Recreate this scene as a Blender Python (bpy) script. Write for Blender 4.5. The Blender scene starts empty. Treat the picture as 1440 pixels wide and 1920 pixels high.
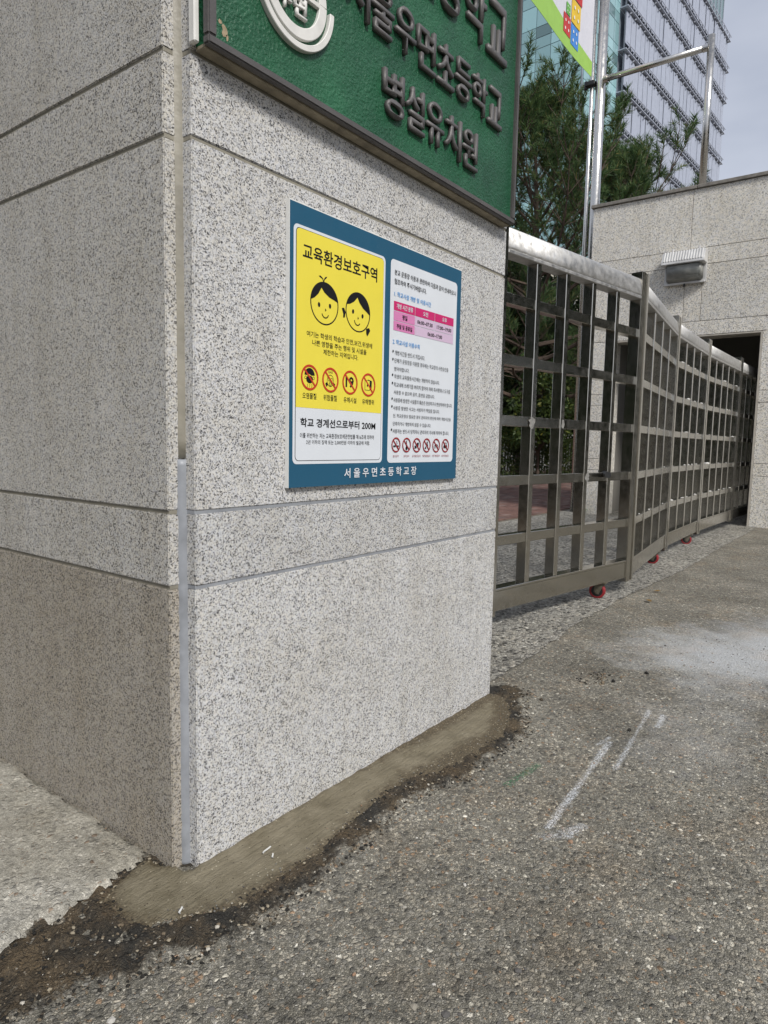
import bpy, bmesh, math, random
import numpy as np
from mathutils import Vector, Matrix
random.seed(7); rng = np.random.default_rng(7)
R = math.radians
scene = bpy.context.scene
C = scene.collection
# ------------------------------------------------------------------ camera
cd = bpy.data.cameras.new('camera'); cam = bpy.data.objects.new('camera', cd); C.objects.link(cam)
cd.sensor_fit = 'HORIZONTAL'; cd.sensor_width = 36.0; cd.lens = 36.0*1266.5/1440
cd.clip_start = 0.05; cd.clip_end = 3000
CAM = Vector((-0.898, -1.228, 1.0))
cam.matrix_world = Matrix.Translation(CAM) @ Matrix((
    (0.601889758, 0.069635866, -0.795537281),
    (-0.798345687, 0.076557815, -0.597313205),
    (0.019310174, 0.994630458, 0.101672858))).to_4x4()
scene.camera = cam
# ------------------------------------------------------------------ sky and sun
SUN = Vector((-0.31, -0.65, 0.70)).normalized()
world = bpy.data.worlds.new('World'); scene.world = world; world.use_nodes = True
wt = world.node_tree; wt.nodes.clear()
wo = wt.nodes.new('ShaderNodeOutputWorld'); wb = wt.nodes.new('ShaderNodeBackground')
sky = wt.nodes.new('ShaderNodeTexSky'); sky.sky_type = 'NISHITA'; sky.sun_disc = False
sky.sun_elevation = math.asin(SUN.z); sky.sun_rotation = math.atan2(SUN.x, SUN.y)
sky.air_density = 1.0; sky.dust_density = 2.0
tc = wt.nodes.new('ShaderNodeTexCoord'); mp = wt.nodes.new('ShaderNodeMapping')
mp.inputs['Scale'].default_value = (1.0, 1.0, 2.2)
nz = wt.nodes.new('ShaderNodeTexNoise'); nz.inputs['Scale'].default_value = 1.9; nz.inputs['Detail'].default_value = 5; nz.inputs['Roughness'].default_value = 0.5
rp = wt.nodes.new('ShaderNodeValToRGB')
rp.color_ramp.elements[0].position = 0.36; rp.color_ramp.elements[0].color = (3.7, 4.05, 4.95, 1)
rp.color_ramp.elements[1].position = 0.62; rp.color_ramp.elements[1].color = (6.0, 6.3, 7.05, 1)
mx = wt.nodes.new('ShaderNodeMix'); mx.data_type = 'RGBA'; mx.inputs[0].default_value = 0.86
wl = wt.links.new
wl(tc.outputs['Generated'], mp.inputs['Vector']); wl(mp.outputs['Vector'], nz.inputs['Vector'])
wl(nz.outputs['Fac'], rp.inputs['Fac']); wl(sky.outputs['Color'], mx.inputs[6]); wl(rp.outputs['Color'], mx.inputs[7])
wl(mx.outputs[2], wb.inputs['Color']); wl(wb.outputs['Background'], wo.inputs['Surface'])
wb.inputs['Strength'].default_value = 0.104
sl = bpy.data.lights.new('sun', 'SUN'); sl.energy = 2.95; sl.angle = R(13); sl.color = (1.0, 0.965, 0.905)
so = bpy.data.objects.new('sun', sl); C.objects.link(so)
so.rotation_euler = (-SUN).to_track_quat('-Z', 'Y').to_euler(); so.location = (0, 0, 30)
vs = scene.view_settings; vs.view_transform = 'Standard'; vs.look = 'None'; vs.gamma = 1; vs.use_curve_mapping = False
vs.exposure = 0.22

# ------------------------------------------------------------------ helpers
class NT:
    """small node-building helper for one material"""
    def __init__(self, name, color=(.5, .5, .5), rough=.7, metal=0.0, spec=.5):
        self.m = bpy.data.materials.new(name); self.m.use_nodes = True
        self.t = self.m.node_tree; self.b = self.t.nodes['Principled BSDF']
        self.b.inputs['Base Color'].default_value = (*color, 1)
        self.b.inputs['Roughness'].default_value = rough
        self.b.inputs['Metallic'].default_value = metal
        self.b.inputs['Specular IOR Level'].default_value = spec
    def n(self, typ, ins=None, **props):
        k = self.t.nodes.new(typ)
        for a, v in props.items(): setattr(k, a, v)
        for a, v in (ins or {}).items():
            if hasattr(v, 'is_output') or isinstance(v, bpy.types.NodeSocket): self.t.links.new(v, k.inputs[a])
            else: k.inputs[a].default_value = v
        return k
    def link(self, a, b): self.t.links.new(a, b)
    def coords(self, randomise=True, scale=None):
        tc = self.n('ShaderNodeTexCoord'); v = tc.outputs['Object']
        if randomise:
            oi = self.n('ShaderNodeObjectInfo')
            mu = self.n('ShaderNodeMath', {0: oi.outputs['Random'], 1: 37.0}, operation='MULTIPLY')
            v = self.n('ShaderNodeVectorMath', {0: v, 1: mu.outputs[0]}, operation='ADD').outputs[0]
        if scale: v = self.n('ShaderNodeMapping', {'Vector': v, 'Scale': scale}).outputs[0]
        return v
    def noise(self, v, scale, detail=3, rough=.55, out='Fac'):
        return self.n('ShaderNodeTexNoise', {'Vector': v, 'Scale': scale, 'Detail': detail, 'Roughness': rough}).outputs[out]
    def voro(self, v, scale, out='Color', feature='F1', rnd=1.0):
        k = self.n('ShaderNodeTexVoronoi', {'Vector': v, 'Scale': scale, 'Randomness': rnd}, feature=feature)
        return k.outputs[out]
    def ramp(self, f, stops, interp='LINEAR'):
        k = self.n('ShaderNodeValToRGB', {'Fac': f}); r = k.color_ramp; r.interpolation = interp
        while len(r.elements) < len(stops): r.elements.new(.5)
        for e, (p, c) in zip(r.elements, stops):
            e.position = p; e.color = (*c, 1) if not isinstance(c, (int, float)) else (c, c, c, 1)
        return k.outputs['Color']
    def mix(self, f, a, b, mode='MIX'):
        k = self.n('ShaderNodeMix', data_type='RGBA', blend_type=mode)
        for i, v in ((0, f), (6, a), (7, b)):
            if isinstance(v, bpy.types.NodeSocket): self.link(v, k.inputs[i])
            else: k.inputs[i].default_value = (*v, 1) if isinstance(v, tuple) and len(v) == 3 else v
        return k.outputs[2]
    def math(self, op, a, b=0.0, clamp=False):
        return self.n('ShaderNodeMath', {0: a, 1: b}, operation=op, use_clamp=clamp).outputs[0]
    def sep(self, v): return self.n('ShaderNodeSeparateXYZ', {0: v}).outputs
    def sepc(self, v): return self.n('ShaderNodeSeparateColor', {0: v}).outputs
    def bump(self, h, strength=.5, dist=.005):
        k = self.n('ShaderNodeBump', {'Height': h, 'Strength': strength, 'Distance': dist})
        self.link(k.outputs[0], self.b.inputs['Normal']); return k
    def color(self, s): self.link(s, self.b.inputs['Base Color'])
    def rough(self, s): self.link(s, self.b.inputs['Roughness'])

class MB:
    """collects shapes into one mesh"""
    def __init__(self): self.v = []; self.f = []
    def add(self, vs, fs):
        o = len(self.v); self.v += [tuple(p) for p in vs]; self.f += [tuple(i+o for i in f) for f in fs]; return self
    def box(self, x0, x1, y0, y1, z0, z1, M=None):
        vs = [Vector((x, y, z)) for z in (z0, z1) for y in (y0, y1) for x in (x0, x1)]
        if M is not None: vs = [M @ v for v in vs]
        return self.add(vs, [(0, 2, 3, 1), (4, 5, 7, 6), (0, 1, 5, 4), (2, 6, 7, 3), (0, 4, 6, 2), (1, 3, 7, 5)])
    def tube(self, a, b, r, r2=None, n=10, caps=True):
        a = Vector(a); b = Vector(b); d = (b-a)
        if d.length < 1e-9: return self
        d.normalize(); r2 = r if r2 is None else r2
        u = d.orthogonal().normalized(); w = d.cross(u)
        vs = []
        for c, q in ((a, r), (b, r2)):
            for i in range(n):
                t = 2*math.pi*i/n; vs.append(c + (u*math.cos(t)+w*math.sin(t))*q)
        fs = [(i, (i+1) % n, n+(i+1) % n, n+i) for i in range(n)]
        if caps: fs += [tuple(range(n-1, -1, -1)), tuple(range(n, 2*n))]
        return self.add(vs, fs)
    def extrude(self, prof, fn, s0, s1):
        """profile [(p,q)] swept from s0 to s1, fn(s,p,q)->point"""
        n = len(prof); vs = [fn(s, p, q) for s in (s0, s1) for p, q in prof]
        fs = [(i, n+i, n+(i+1) % n, (i+1) % n) for i in range(n)] + [tuple(range(n)), tuple(range(2*n-1, n-1, -1))]
        return self.add(vs, fs)
    def flat(self, pts, y):   # polygon on a plane facing -Y, pts = (x,z)
        return self.add([(p[0], y, p[1]) for p in pts], [tuple(range(len(pts)))])
    def ring(self, cx, cz, r0, r1, y, a0=0, a1=360, n=40, sx=1.0):
        vs = []
        for i in range(n+1):
            t = R(a0+(a1-a0)*i/n)
            for r in (r0, r1): vs.append((cx+math.cos(t)*r*sx, y, cz+math.sin(t)*r))
        return self.add(vs, [(2*i, 2*i+2, 2*i+3, 2*i+1) for i in range(n)])
    def disc(self, cx, cz, rx, rz, y, rot=0, n=24):
        c, s = math.cos(R(rot)), math.sin(R(rot))
        return self.flat([(cx+c*math.cos(t)*rx-s*math.sin(t)*rz, cz+s*math.cos(t)*rx+c*math.sin(t)*rz) for t in [2*math.pi*i/n for i in range(n)]], y)
    def line(self, pts, w, y):
        for (a, b) in zip(pts, pts[1:]):
            a = Vector(a); b = Vector(b); d = (b-a)
            if d.length < 1e-7: continue
            q = Vector((-d.y, d.x)).normalized()*w/2; e = d.normalized()*w*.3
            self.flat([a-e-q, b+e-q, b+e+q, a-e+q], y)
        return self
    def mesh(self, name):
        m = bpy.data.meshes.new(name); m.from_pydata(self.v, [], self.f); m.update(); return m
    def build(self, name, mat, parent=None, bevel=0, smooth=False, recalc=True, seg=1):
        m = self.mesh(name)
        if recalc or bevel:
            bm = bmesh.new(); bm.from_mesh(m)
            bmesh.ops.recalc_face_normals(bm, faces=bm.faces[:])
            if bevel: bmesh.ops.bevel(bm, geom=bm.edges[:], offset=bevel, segments=seg, affect='EDGES', clamp_overlap=True)
            bm.to_mesh(m); bm.free()
        if smooth: m.polygons.foreach_set('use_smooth', [True]*len(m.polygons))
        return link(name, m, mat, parent)
def link(name, mesh, mat, parent=None, loc=None, rz=None):
    o = bpy.data.objects.new(name, mesh); C.objects.link(o)
    if mat is not None and not mesh.materials: mesh.materials.append(mat)
    if parent is not None: o.parent = parent
    if loc is not None: o.location = loc
    if rz is not None: o.rotation_euler[2] = rz
    return o
def thing(name, label, cat, loc=(0, 0, 0), rz=0, group=None):
    o = bpy.data.objects.new(name, None); C.objects.link(o); o.location = loc; o.rotation_euler[2] = rz
    o.empty_display_size = .1
    return tag(o, label, cat, group)
def tag(o, label, cat, group=None):
    o['label'] = label; o['category'] = cat
    if group: o['group'] = group
    return o
def kind(o, k): o['kind'] = k; return o
def rrect(x0, x1, z0, z1, r, n=6):
    p = []
    for cx, cz, a in ((x1-r, z1-r, 0), (x0+r, z1-r, 90), (x0+r, z0+r, 180), (x1-r, z0+r, 270)):
        p += [(cx+r*math.cos(R(a+90*i/n)), cz+r*math.sin(R(a+90*i/n))) for i in range(n+1)]
    return p
def text_mesh(body, x0, x1, z0, z1, y, extrude=0.0, bold=0.0, res=2):
    c = bpy.data.curves.new('lettering', 'FONT'); c.body = body; c.size = 1; c.resolution_u = res
    h = z1-z0; c.extrude = 0.0; c.offset = bold
    o = bpy.data.objects.new('lettering', c); C.objects.link(o)
    dg = bpy.context.evaluated_depsgraph_get(); m = bpy.data.meshes.new_from_object(o.evaluated_get(dg))
    bpy.data.objects.remove(o); bpy.data.curves.remove(c)
    n = len(m.vertices); co = np.empty(n*3); m.vertices.foreach_get('co', co); co = co.reshape(-1, 3)
    lo = co.min(0); hi = co.max(0)
    X = x0+(co[:, 0]-lo[0])/(hi[0]-lo[0])*(x1-x0); Z = z0+(co[:, 1]-lo[1])/(hi[1]-lo[1])*h
    out = np.stack([X, np.full(n, y), Z], 1)
    m.vertices.foreach_set('co', out.ravel()); m.update(); m.materials.clear()
    bm = bmesh.new(); bm.from_mesh(m)
    bmesh.ops.remove_doubles(bm, verts=bm.verts[:], dist=1e-6)
    if extrude:
        r = bmesh.ops.extrude_face_region(bm, geom=bm.faces[:])
        bmesh.ops.translate(bm, verts=[g for g in r['geom'] if isinstance(g, bmesh.types.BMVert)], vec=(0, -extrude, 0))
        bmesh.ops.recalc_face_normals(bm, faces=bm.faces[:])
    bm.to_mesh(m); bm.free()
    return m

# ------------------------------------------------------------------ materials
def granite(name, light, mid, dark, cell=360, warm=.5, rough=.62, bumpd=.0025, stain=0.0, stain_col=(.20, .155, .10)):
    g = NT(name, rough=rough, spec=.35); v = g.coords()
    w = g.noise(v, cell*.8, 2, out='Color')
    vd = g.n('ShaderNodeVectorMath', {0: v, 1: g.n('ShaderNodeVectorMath', {0: w, 'Scale': .006}, operation='SCALE').outputs[0]}, operation='ADD').outputs[0]
    c1 = g.sepc(g.voro(vd, cell))[0]
    c2 = g.sepc(g.voro(vd, cell*.55))[1]
    big = g.noise(v, 5.5, 4)
    clump = g.noise(v, 42, 3)
    f = g.math('ADD', c1, g.math('MULTIPLY', g.math('SUBTRACT', clump, .5), .35))
    col = g.ramp(f, [(0.0, dark), (.10, dark), (.13, tuple(x*.7 for x in mid)), (.22, mid), (.36, tuple(x*1.45 for x in mid)), (.46, light), (1.0, tuple(min(1, x*1.12) for x in light))])
    fel = g.ramp(c2, [(0, (.86, .87, .92)), (.45, (1, 1, 1)), (.8, (1.0, .97, .92)), (1, (1.06, 1.04, 1.0))])
    col = g.mix(1.0, col, fel, 'MULTIPLY')
    tone = g.ramp(big, [(.3, (.88, .86, .82)), (.55, (1, 1, 1)), (.75, (1.04, 1.04, 1.05))])
    col = g.mix(warm, col, g.mix(1.0, col, tone, 'MULTIPLY'))
    if stain:
        s = g.ramp(g.noise(v, 3.0, 5, .62), [(.3, 0), (.62, 1)])
        s2 = g.math('ADD', g.math('MULTIPLY', s, stain*.55), stain*.6, True)
        col = g.mix(s2, col, g.mix(1.0, col, tuple(min(1, x*4.2) for x in stain_col), 'MULTIPLY'))
    oi = g.n('ShaderNodeObjectInfo'); col = g.mix(1.0, col, g.ramp(oi.outputs['Random'], [(0, (.93, .93, .925)), (.5, (1, .995, .985)), (1, (1.04, 1.035, 1.02))]), 'MULTIPLY')
    streak = g.ramp(g.noise(g.n('ShaderNodeMapping', {'Vector': v, 'Scale': (9, 9, .9)}).outputs[0], 1.6, 5, .6), [(.45, (1, 1, 1)), (.78, (.84, .82, .78))])
    col = g.mix(.8, col, g.mix(1.0, col, streak, 'MULTIPLY'))
    g.color(col)
    h = g.math('ADD', g.math('MULTIPLY', g.noise(v, 330, 3), .6), g.math('MULTIPLY', c1, .35))
    g.bump(h, .55, bumpd)
    return g.m
LIGHT, MID, DARK = (.585, .588, .590), (.315, .315, .315), (.085, .085, .09)
M_gran = granite('granite', LIGHT, MID, DARK)
M_gran_left = granite('granite_weathered_shaded', (.53, .527, .512), (.295, .29, .28), (.085, .083, .08), stain=.12, stain_col=(.23, .215, .19))  # weathering stain, with some of the left side's shade in the base colours
M_gran_low = granite('granite_brown_stained', (.43, .412, .378), (.23, .22, .20), (.075, .07, .065), stain=.32, stain_col=(.225, .20, .165))
M_gran_far = granite('granite_hammered', (.73, .715, .675), (.50, .49, .46), (.31, .30, .28), cell=110, bumpd=.012, stain=.07, stain_col=(.225, .205, .175))
M_core = NT('mortar_core', (.22, .21, .19), .9).m

def sealant(name, col):
    g = NT(name, col, .42, spec=.4); v = g.coords(False)
    n = g.noise(v, 14, 4); g.color(g.mix(g.ramp(n, [(.35, 0), (.7, 1)]), col, tuple(x*.72 for x in col)))
    g.bump(g.noise(v, 45, 2), .35, .004); return g.m
M_seal_new = sealant('sealant_blue_grey', (.295, .31, .335))
M_seal_old = sealant('sealant_beige', (.285, .265, .215))

def ground_dist(g, x, y, ax, ay, bx, by):
    """distance from the point to segment ab as node maths"""
    dx, dy = bx-ax, by-ay; L2 = dx*dx+dy*dy
    px = g.math('SUBTRACT', x, ax); py = g.math('SUBTRACT', y, ay)
    t = g.math('DIVIDE', g.math('ADD', g.math('MULTIPLY', px, dx), g.math('MULTIPLY', py, dy)), L2, True)
    qx = g.math('SUBTRACT', px, g.math('MULTIPLY', t, dx)); qy = g.math('SUBTRACT', py, g.math('MULTIPLY', t, dy))
    return g.math('SQRT', g.math('ADD', g.math('MULTIPLY', qx, qx), g.math('MULTIPLY', qy, qy)))

def aggregate(name, binder, stones, cellA=120, cellB=260, stone_cut=.42, bump=.006, big_tone=((.74, .73, .71), (1.2, 1.19, 1.17)), extra=None, chips=.9):
    """asphalt or washed concrete: binder with stones of several colours in it"""
    g = NT(name, rough=.85, spec=.3); v = g.coords(False)
    vx, vy, vz = g.sep(v)
    wob = g.n('ShaderNodeVectorMath', {0: g.noise(v, cellA*1.6, 2, out='Color'), 'Scale': .55/cellA}, operation='SCALE').outputs[0]
    vw = g.n('ShaderNodeVectorMath', {0: v, 1: wob}, operation='ADD').outputs[0]
    va = g.n('ShaderNodeTexVoronoi', {'Vector': vw, 'Scale': cellA, 'Randomness': 1.0}); ea = g.voro(vw, cellA, 'Distance', 'DISTANCE_TO_EDGE')
    vb = g.n('ShaderNodeTexVoronoi', {'Vector': vw, 'Scale': cellB, 'Randomness': 1.0}); eb = g.voro(vw, cellB, 'Distance', 'DISTANCE_TO_EDGE')
    ca = g.sepc(va.outputs['Color']); cb = g.sepc(vb.outputs['Color'])
    ta = g.ramp(ca[0], stones, 'CONSTANT'); tb = g.ramp(cb[0], stones, 'CONSTANT')
    ta = g.mix(1.0, ta, g.ramp(ca[2], [(0, (.7, .7, .7)), (1, (1.2, 1.2, 1.2))]), 'MULTIPLY')
    fine = g.noise(v, 420, 2)
    bcol = g.mix(g.ramp(fine, [(.3, 0), (.7, 1)]), tuple(x*.5 for x in binder), tuple(x*1.3 for x in binder))
    # fine stones packed everywhere, larger ones where the cell is picked, dark gaps between them
    pb = g.math('MULTIPLY', g.math('GREATER_THAN', cb[1], .25), g.ramp(eb, [(.05, 0), (.16, 1)]))
    col = g.mix(g.math('MULTIPLY', pb, .75), bcol, tb)
    pa = g.math('MULTIPLY', g.math('GREATER_THAN', ca[1], stone_cut), g.ramp(ea, [(.05, 0), (.13, 1)]))
    col = g.mix(g.math('MULTIPLY', pa, chips), col, ta)
    tone = g.ramp(g.noise(v, 2.3, 6, .62), [(.32, big_tone[0]), (.70, big_tone[1])])
    col = g.mix(1.0, col, tone, 'MULTIPLY')
    tone2 = g.ramp(g.noise(v, 17, 4, .6), [(.3, (.8, .8, .8)), (.7, (1.15, 1.14, 1.12))])
    col = g.mix(1.0, col, tone2, 'MULTIPLY')
    tone3 = g.ramp(g.noise(v, 58, 3, .6), [(.33, (.72, .72, .71)), (.67, (1.25, 1.25, 1.24))])
    col = g.mix(1.0, col, tone3, 'MULTIPLY')
    g.hi = g.math('MAXIMUM', pa, pb)
    if extra: col = extra(g, v, vx, vy, col)
    g.color(col)
    ha = g.math('MULTIPLY', g.math('MINIMUM', ea, .3), g.math('ADD', .3, g.math('MULTIPLY', pa, 2.2)))
    hb = g.math('MULTIPLY', g.math('MINIMUM', eb, .3), 1.0)
    h = g.math('ADD', g.math('ADD', ha, hb), g.math('MULTIPLY', g.noise(v, 60, 4), .5))
    g.bump(h, .9, bump)
    return g.m
STONES = [(0, (.085, .083, .077)), (.18, (.15, .146, .136)), (.42, (.215, .206, .188)), (.66, (.27, .25, .215)), (.82, (.25, .175, .12)), (.87, (.33, .31, .27)), (.95, (.44, .42, .37)), (.985, (.60, .58, .53))]
def marks(g, v, x, y, col):
    n1 = g.noise(v, 95, 3, .7); n2 = g.noise(v, 5, 5, .65); n3 = g.noise(v, 170, 2, .6)
    def streak(ax, ay, bx, by, w, cut, amt):
        d = ground_dist(g, x, y, ax, ay, bx, by)
        d = g.math('ADD', d, g.math('MULTIPLY', g.math('SUBTRACT', n2, .5), w*1.2))
        f = g.math('SUBTRACT', 1.0, g.math('DIVIDE', d, w), True)
        f = g.ramp(g.math('MULTIPLY', f, g.math('ADD', g.math('MULTIPLY', n3, .75), g.math('MULTIPLY', n1, .35))), [(cut, 0), (cut+.24, amt)])
        return f
    s = streak(.72, -.574, 1.34, -.527, .024, .26, .85)
    for a in ((1.16, -.606, 1.72, -.552, .026, .30, .8), (1.585, -.619, 1.70, -.609, .028, .25, .9), (.67, -.582, .75, -.635, .065, .33, .6), (.72, -.628, .785, -.642, .045, .30, .8), (1.30, -.50, 1.38, -.515, .02, .3, .7)):
        s = g.math('MAXIMUM', s, streak(*a))
    s = g.math('MULTIPLY', s, g.math('ADD', .18, g.math('MULTIPLY', g.hi, .95)), True)
    # pale dusting where plaster was mixed
    d = ground_dist(g, x, y, 2.62, -.66, 3.3, -1.05)
    f = g.math('SUBTRACT', 1.0, g.math('DIVIDE', g.math('ADD', d, g.math('MULTIPLY', g.math('SUBTRACT', n2, .5), .8)), .62), True)
    dust = g.ramp(g.math('MULTIPLY', f, g.math('ADD', .45, n1)), [(.03, 0), (.8, .78)])
    d2 = ground_dist(g, x, y, 1.45, -.75, 2.1, -.72)
    f2 = g.math('SUBTRACT', 1.0, g.math('DIVIDE', g.math('ADD', d2, g.math('MULTIPLY', g.math('SUBTRACT', n2, .5), .9)), .34), True)
    dust2 = g.ramp(g.math('MULTIPLY', f2, n1), [(.12, 0), (.7, .30)])
    s = g.math('MAXIMUM', s, g.math('MULTIPLY', g.math('MAXIMUM', dust, dust2), g.math('ADD', .62, g.math('MULTIPLY', g.hi, .45)), True))
    col = g.mix(s, col, (.62, .64, .66))
    # a little green spray paint
    d3 = ground_dist(g, x, y, .86, -.385, 1.03, -.405)
    f3 = g.math('SUBTRACT', 1.0, g.math('DIVIDE', d3, .06), True)
    gp = g.ramp(g.math('MULTIPLY', f3, g.noise(v, 150, 2)), [(.38, 0), (.5, .6)])
    col = g.mix(gp, col, (.03, .16, .07))
    # rusty, earthy staining
    br = g.ramp(g.noise(v, 3.4, 5, .6), [(.52, 0), (.70, .32)])
    return g.mix(br, col, g.mix(1.0, col, (1.15, .92, .70), 'MULTIPLY'))
M_asphalt = aggregate('asphalt', (.13, .124, .108), STONES, extra=marks, cellA=96, cellB=215, stone_cut=.42, bump=.0068, big_tone=((1.05, 1.035, .985), (1.98, 1.96, 1.89)))
M_rough = aggregate('washed_concrete', (.30, .29, .265), [(0, (.045, .045, .045)), (.20, (.16, .155, .15)), (.42, (.36, .35, .33)), (.75, (.46, .43, .38)), (.9, (.58, .57, .53))], cellA=48, cellB=105, stone_cut=.22, bump=.020, big_tone=((1.0, .99, .96), (1.5, 1.49, 1.46)))
M_slab = aggregate('old_concrete', (.44, .425, .39), [(0, (.38, .365, .33)), (.4, (.50, .485, .45)), (.75, (.24, .235, .225)), (.85, (.62, .60, .56)), (.96, (.32, .23, .17))], cellA=85, cellB=210, stone_cut=.72, bump=.005, big_tone=((.66, .63, .56), (1.12, 1.12, 1.10)), chips=.75)
def mortar():
    g = NT('fresh_mortar', rough=.55, spec=.35); v = g.coords(False)
    n = g.noise(v, 11, 6, .68); s = g.n('ShaderNodeMapping', {'Vector': v, 'Scale': (6, 40, 6)}).outputs[0]
    c = g.ramp(n, [(.25, (.115, .096, .060)), (.42, (.172, .148, .098)), (.6, (.215, .187, .130)), (.78, (.285, .252, .182))])
    sp = g.voro(v, 150, 'Distance'); spc = g.sepc(g.voro(v, 150))[0]
    m = g.math('MULTIPLY', g.math('LESS_THAN', sp, .25), g.math('GREATER_THAN', spc, .96))
    c = g.mix(m, c, (.42, .38, .29))
    m2 = g.math('MULTIPLY', g.math('LESS_THAN', sp, .28), g.math('LESS_THAN', spc, .05))
    c = g.mix(m2, c, (.07, .055, .035))
    e = g.n('ShaderNodeAttribute', attribute_name='edge').outputs['Fac']; x_, y_, z_ = g.sep(v)
    far = g.ramp(x_, [(.55, 0), (.95, .045)])
    eb = g.math('ADD', g.math('SUBTRACT', e, far), g.math('MULTIPLY', g.math('SUBTRACT', g.noise(v, 26, 6, .7), .5), .11))
    be = g.ramp(eb, [(.005, 1), (.04, 0)])
    dirt = g.mix(g.ramp(g.noise(v, 210, 3), [(.35, 0), (.65, 1)]), (.028, .022, .014), (.15, .115, .068))
    dirt = g.mix(g.math('MULTIPLY', g.math('LESS_THAN', sp, .33), g.math('GREATER_THAN', spc, .84)), dirt, (.36, .31, .22))
    c = g.mix(g.math('MULTIPLY', be, .85), c, dirt); g.color(c)
    g.rough(g.ramp(n, [(.3, .42), (.7, .75)]))
    g.bump(g.math('ADD', g.math('MULTIPLY', g.noise(s, 2.2, 5, .65), 1.2), g.math('MULTIPLY', g.noise(v, 190, 4, .65), .7)), .9, .007)
    return g.m
M_mortar = mortar()

def steel(name, col=(.46, .44, .41), rough=.3, dirt=.5, bump=.05):
    g = NT(name, col, rough, 1.0); v = g.coords()
    n = g.noise(v, 30, 6, .7); st = g.n('ShaderNodeMapping', {'Vector': v, 'Scale': (1, 1, 1)}).outputs[0]
    d = g.ramp(n, [(.45, 0), (.75, dirt)])
    g.color(g.mix(d, col, (.20, .185, .155)))
    g.rough(g.ramp(g.noise(v, 23, 4), [(.3, rough*.75), (.7, min(1, rough*1.5))]))
    g.link(g.math('SUBTRACT', 1.0, g.math('MULTIPLY', d, .75)), g.b.inputs['Metallic'])
    
    if bump: g.bump(g.noise(v, 30, 2), bump, .002)
    return g.m
M_steel = steel('stainless_steel', (.54, .52, .47), .17, .10)
M_steel_top = steel('stainless_steel_bright', (.55, .545, .535), .52, .5)
M_pipe = steel('stainless_pipe', (.60, .585, .56), .24, .05, 0)
def plain(name, col, rough=.5, metal=0, spec=.5, var=.18, nscale=8, bump=0, bscale=100):
    g = NT(name, col, rough, metal, spec); v = g.coords()
    n = g.noise(v, nscale, 4); g.color(g.mix(g.ramp(n, [(.3, 0), (.7, 1)]), tuple(x*(1-var) for x in col), tuple(min(1, x*(1+var)) for x in col)))
    if bump: g.bump(g.noise(v, bscale, 3), .6, bump)
    return g.m
M_red = plain('red_polyurethane', (.27, .018, .024), .4)
M_zinc = plain('zinc_plated', (.15, .135, .10), .45, .4)
M_blackrub = plain('black_plastic', (.015, .015, .015), .5)

# ================================================================== THE GROUND
g = MB(); g.add([(-300, -300, 0), (300, -300, 0), (300, 300, 0), (-300, 300, 0)], [(0, 1, 2, 3)])
kind(g.build('ground', M_asphalt, recalc=False), 'structure')
# washed concrete strip on which the gate runs
N = 150; top = []; 
pts = [(1.2+i*(14-1.2)/N, float(np.interp(1.2+i*(14-1.2)/N, [1.2, 1.63, 2.3, 2.84, 3.4, 4.1, 5.0, 6, 8.2, 14], [.06, .07, .10, .14, .15, .14, .09, .11, .127, .15]))+random.uniform(-.014, .014), .004) for i in range(N+1)]
g = MB(); g.add(pts+[(14, 2.82, .004), (1.2, 2.78, .004)], [tuple(range(N+3))])
kind(g.build('gate_threshold', M_rough, recalc=False), 'structure')

def sdist(P, poly):
    """signed distance (inside > 0) of points P to polygon"""
    P = np.asarray(P); poly = np.asarray(poly); n = len(poly); d = np.full(len(P), 1e9); ins = np.zeros(len(P), bool)
    for i in range(n):
        a, b = poly[i], poly[(i+1) % n]; e = b-a; w = P-a
        t = np.clip((w@e)/(e@e+1e-12), 0, 1); q = w-t[:, None]*e; d = np.minimum(d, np.hypot(q[:, 0], q[:, 1]))
        c = ((a[1] > P[:, 1]) != (b[1] > P[:, 1])) & (P[:, 0] < (b[0]-a[0])*(P[:, 1]-a[1])/(b[1]-a[1]+1e-12)+a[0]); ins ^= c
    return np.where(ins, d, -d)
def vnoise(P, s, seed=0):
    r = np.random.default_rng(seed); T = r.random((256, 256)); Q = P*s+100; i = np.floor(Q).astype(int); f = Q-i; f = f*f*(3-2*f)
    g_ = lambda a, b: T[(i[:, 0]+a) % 256, (i[:, 1]+b) % 256]
    return (g_(0, 0)*(1-f[:, 0])+g_(1, 0)*f[:, 0])*(1-f[:, 1])+(g_(0, 1)*(1-f[:, 0])+g_(1, 1)*f[:, 0])*f[:, 1]-.5
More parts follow.
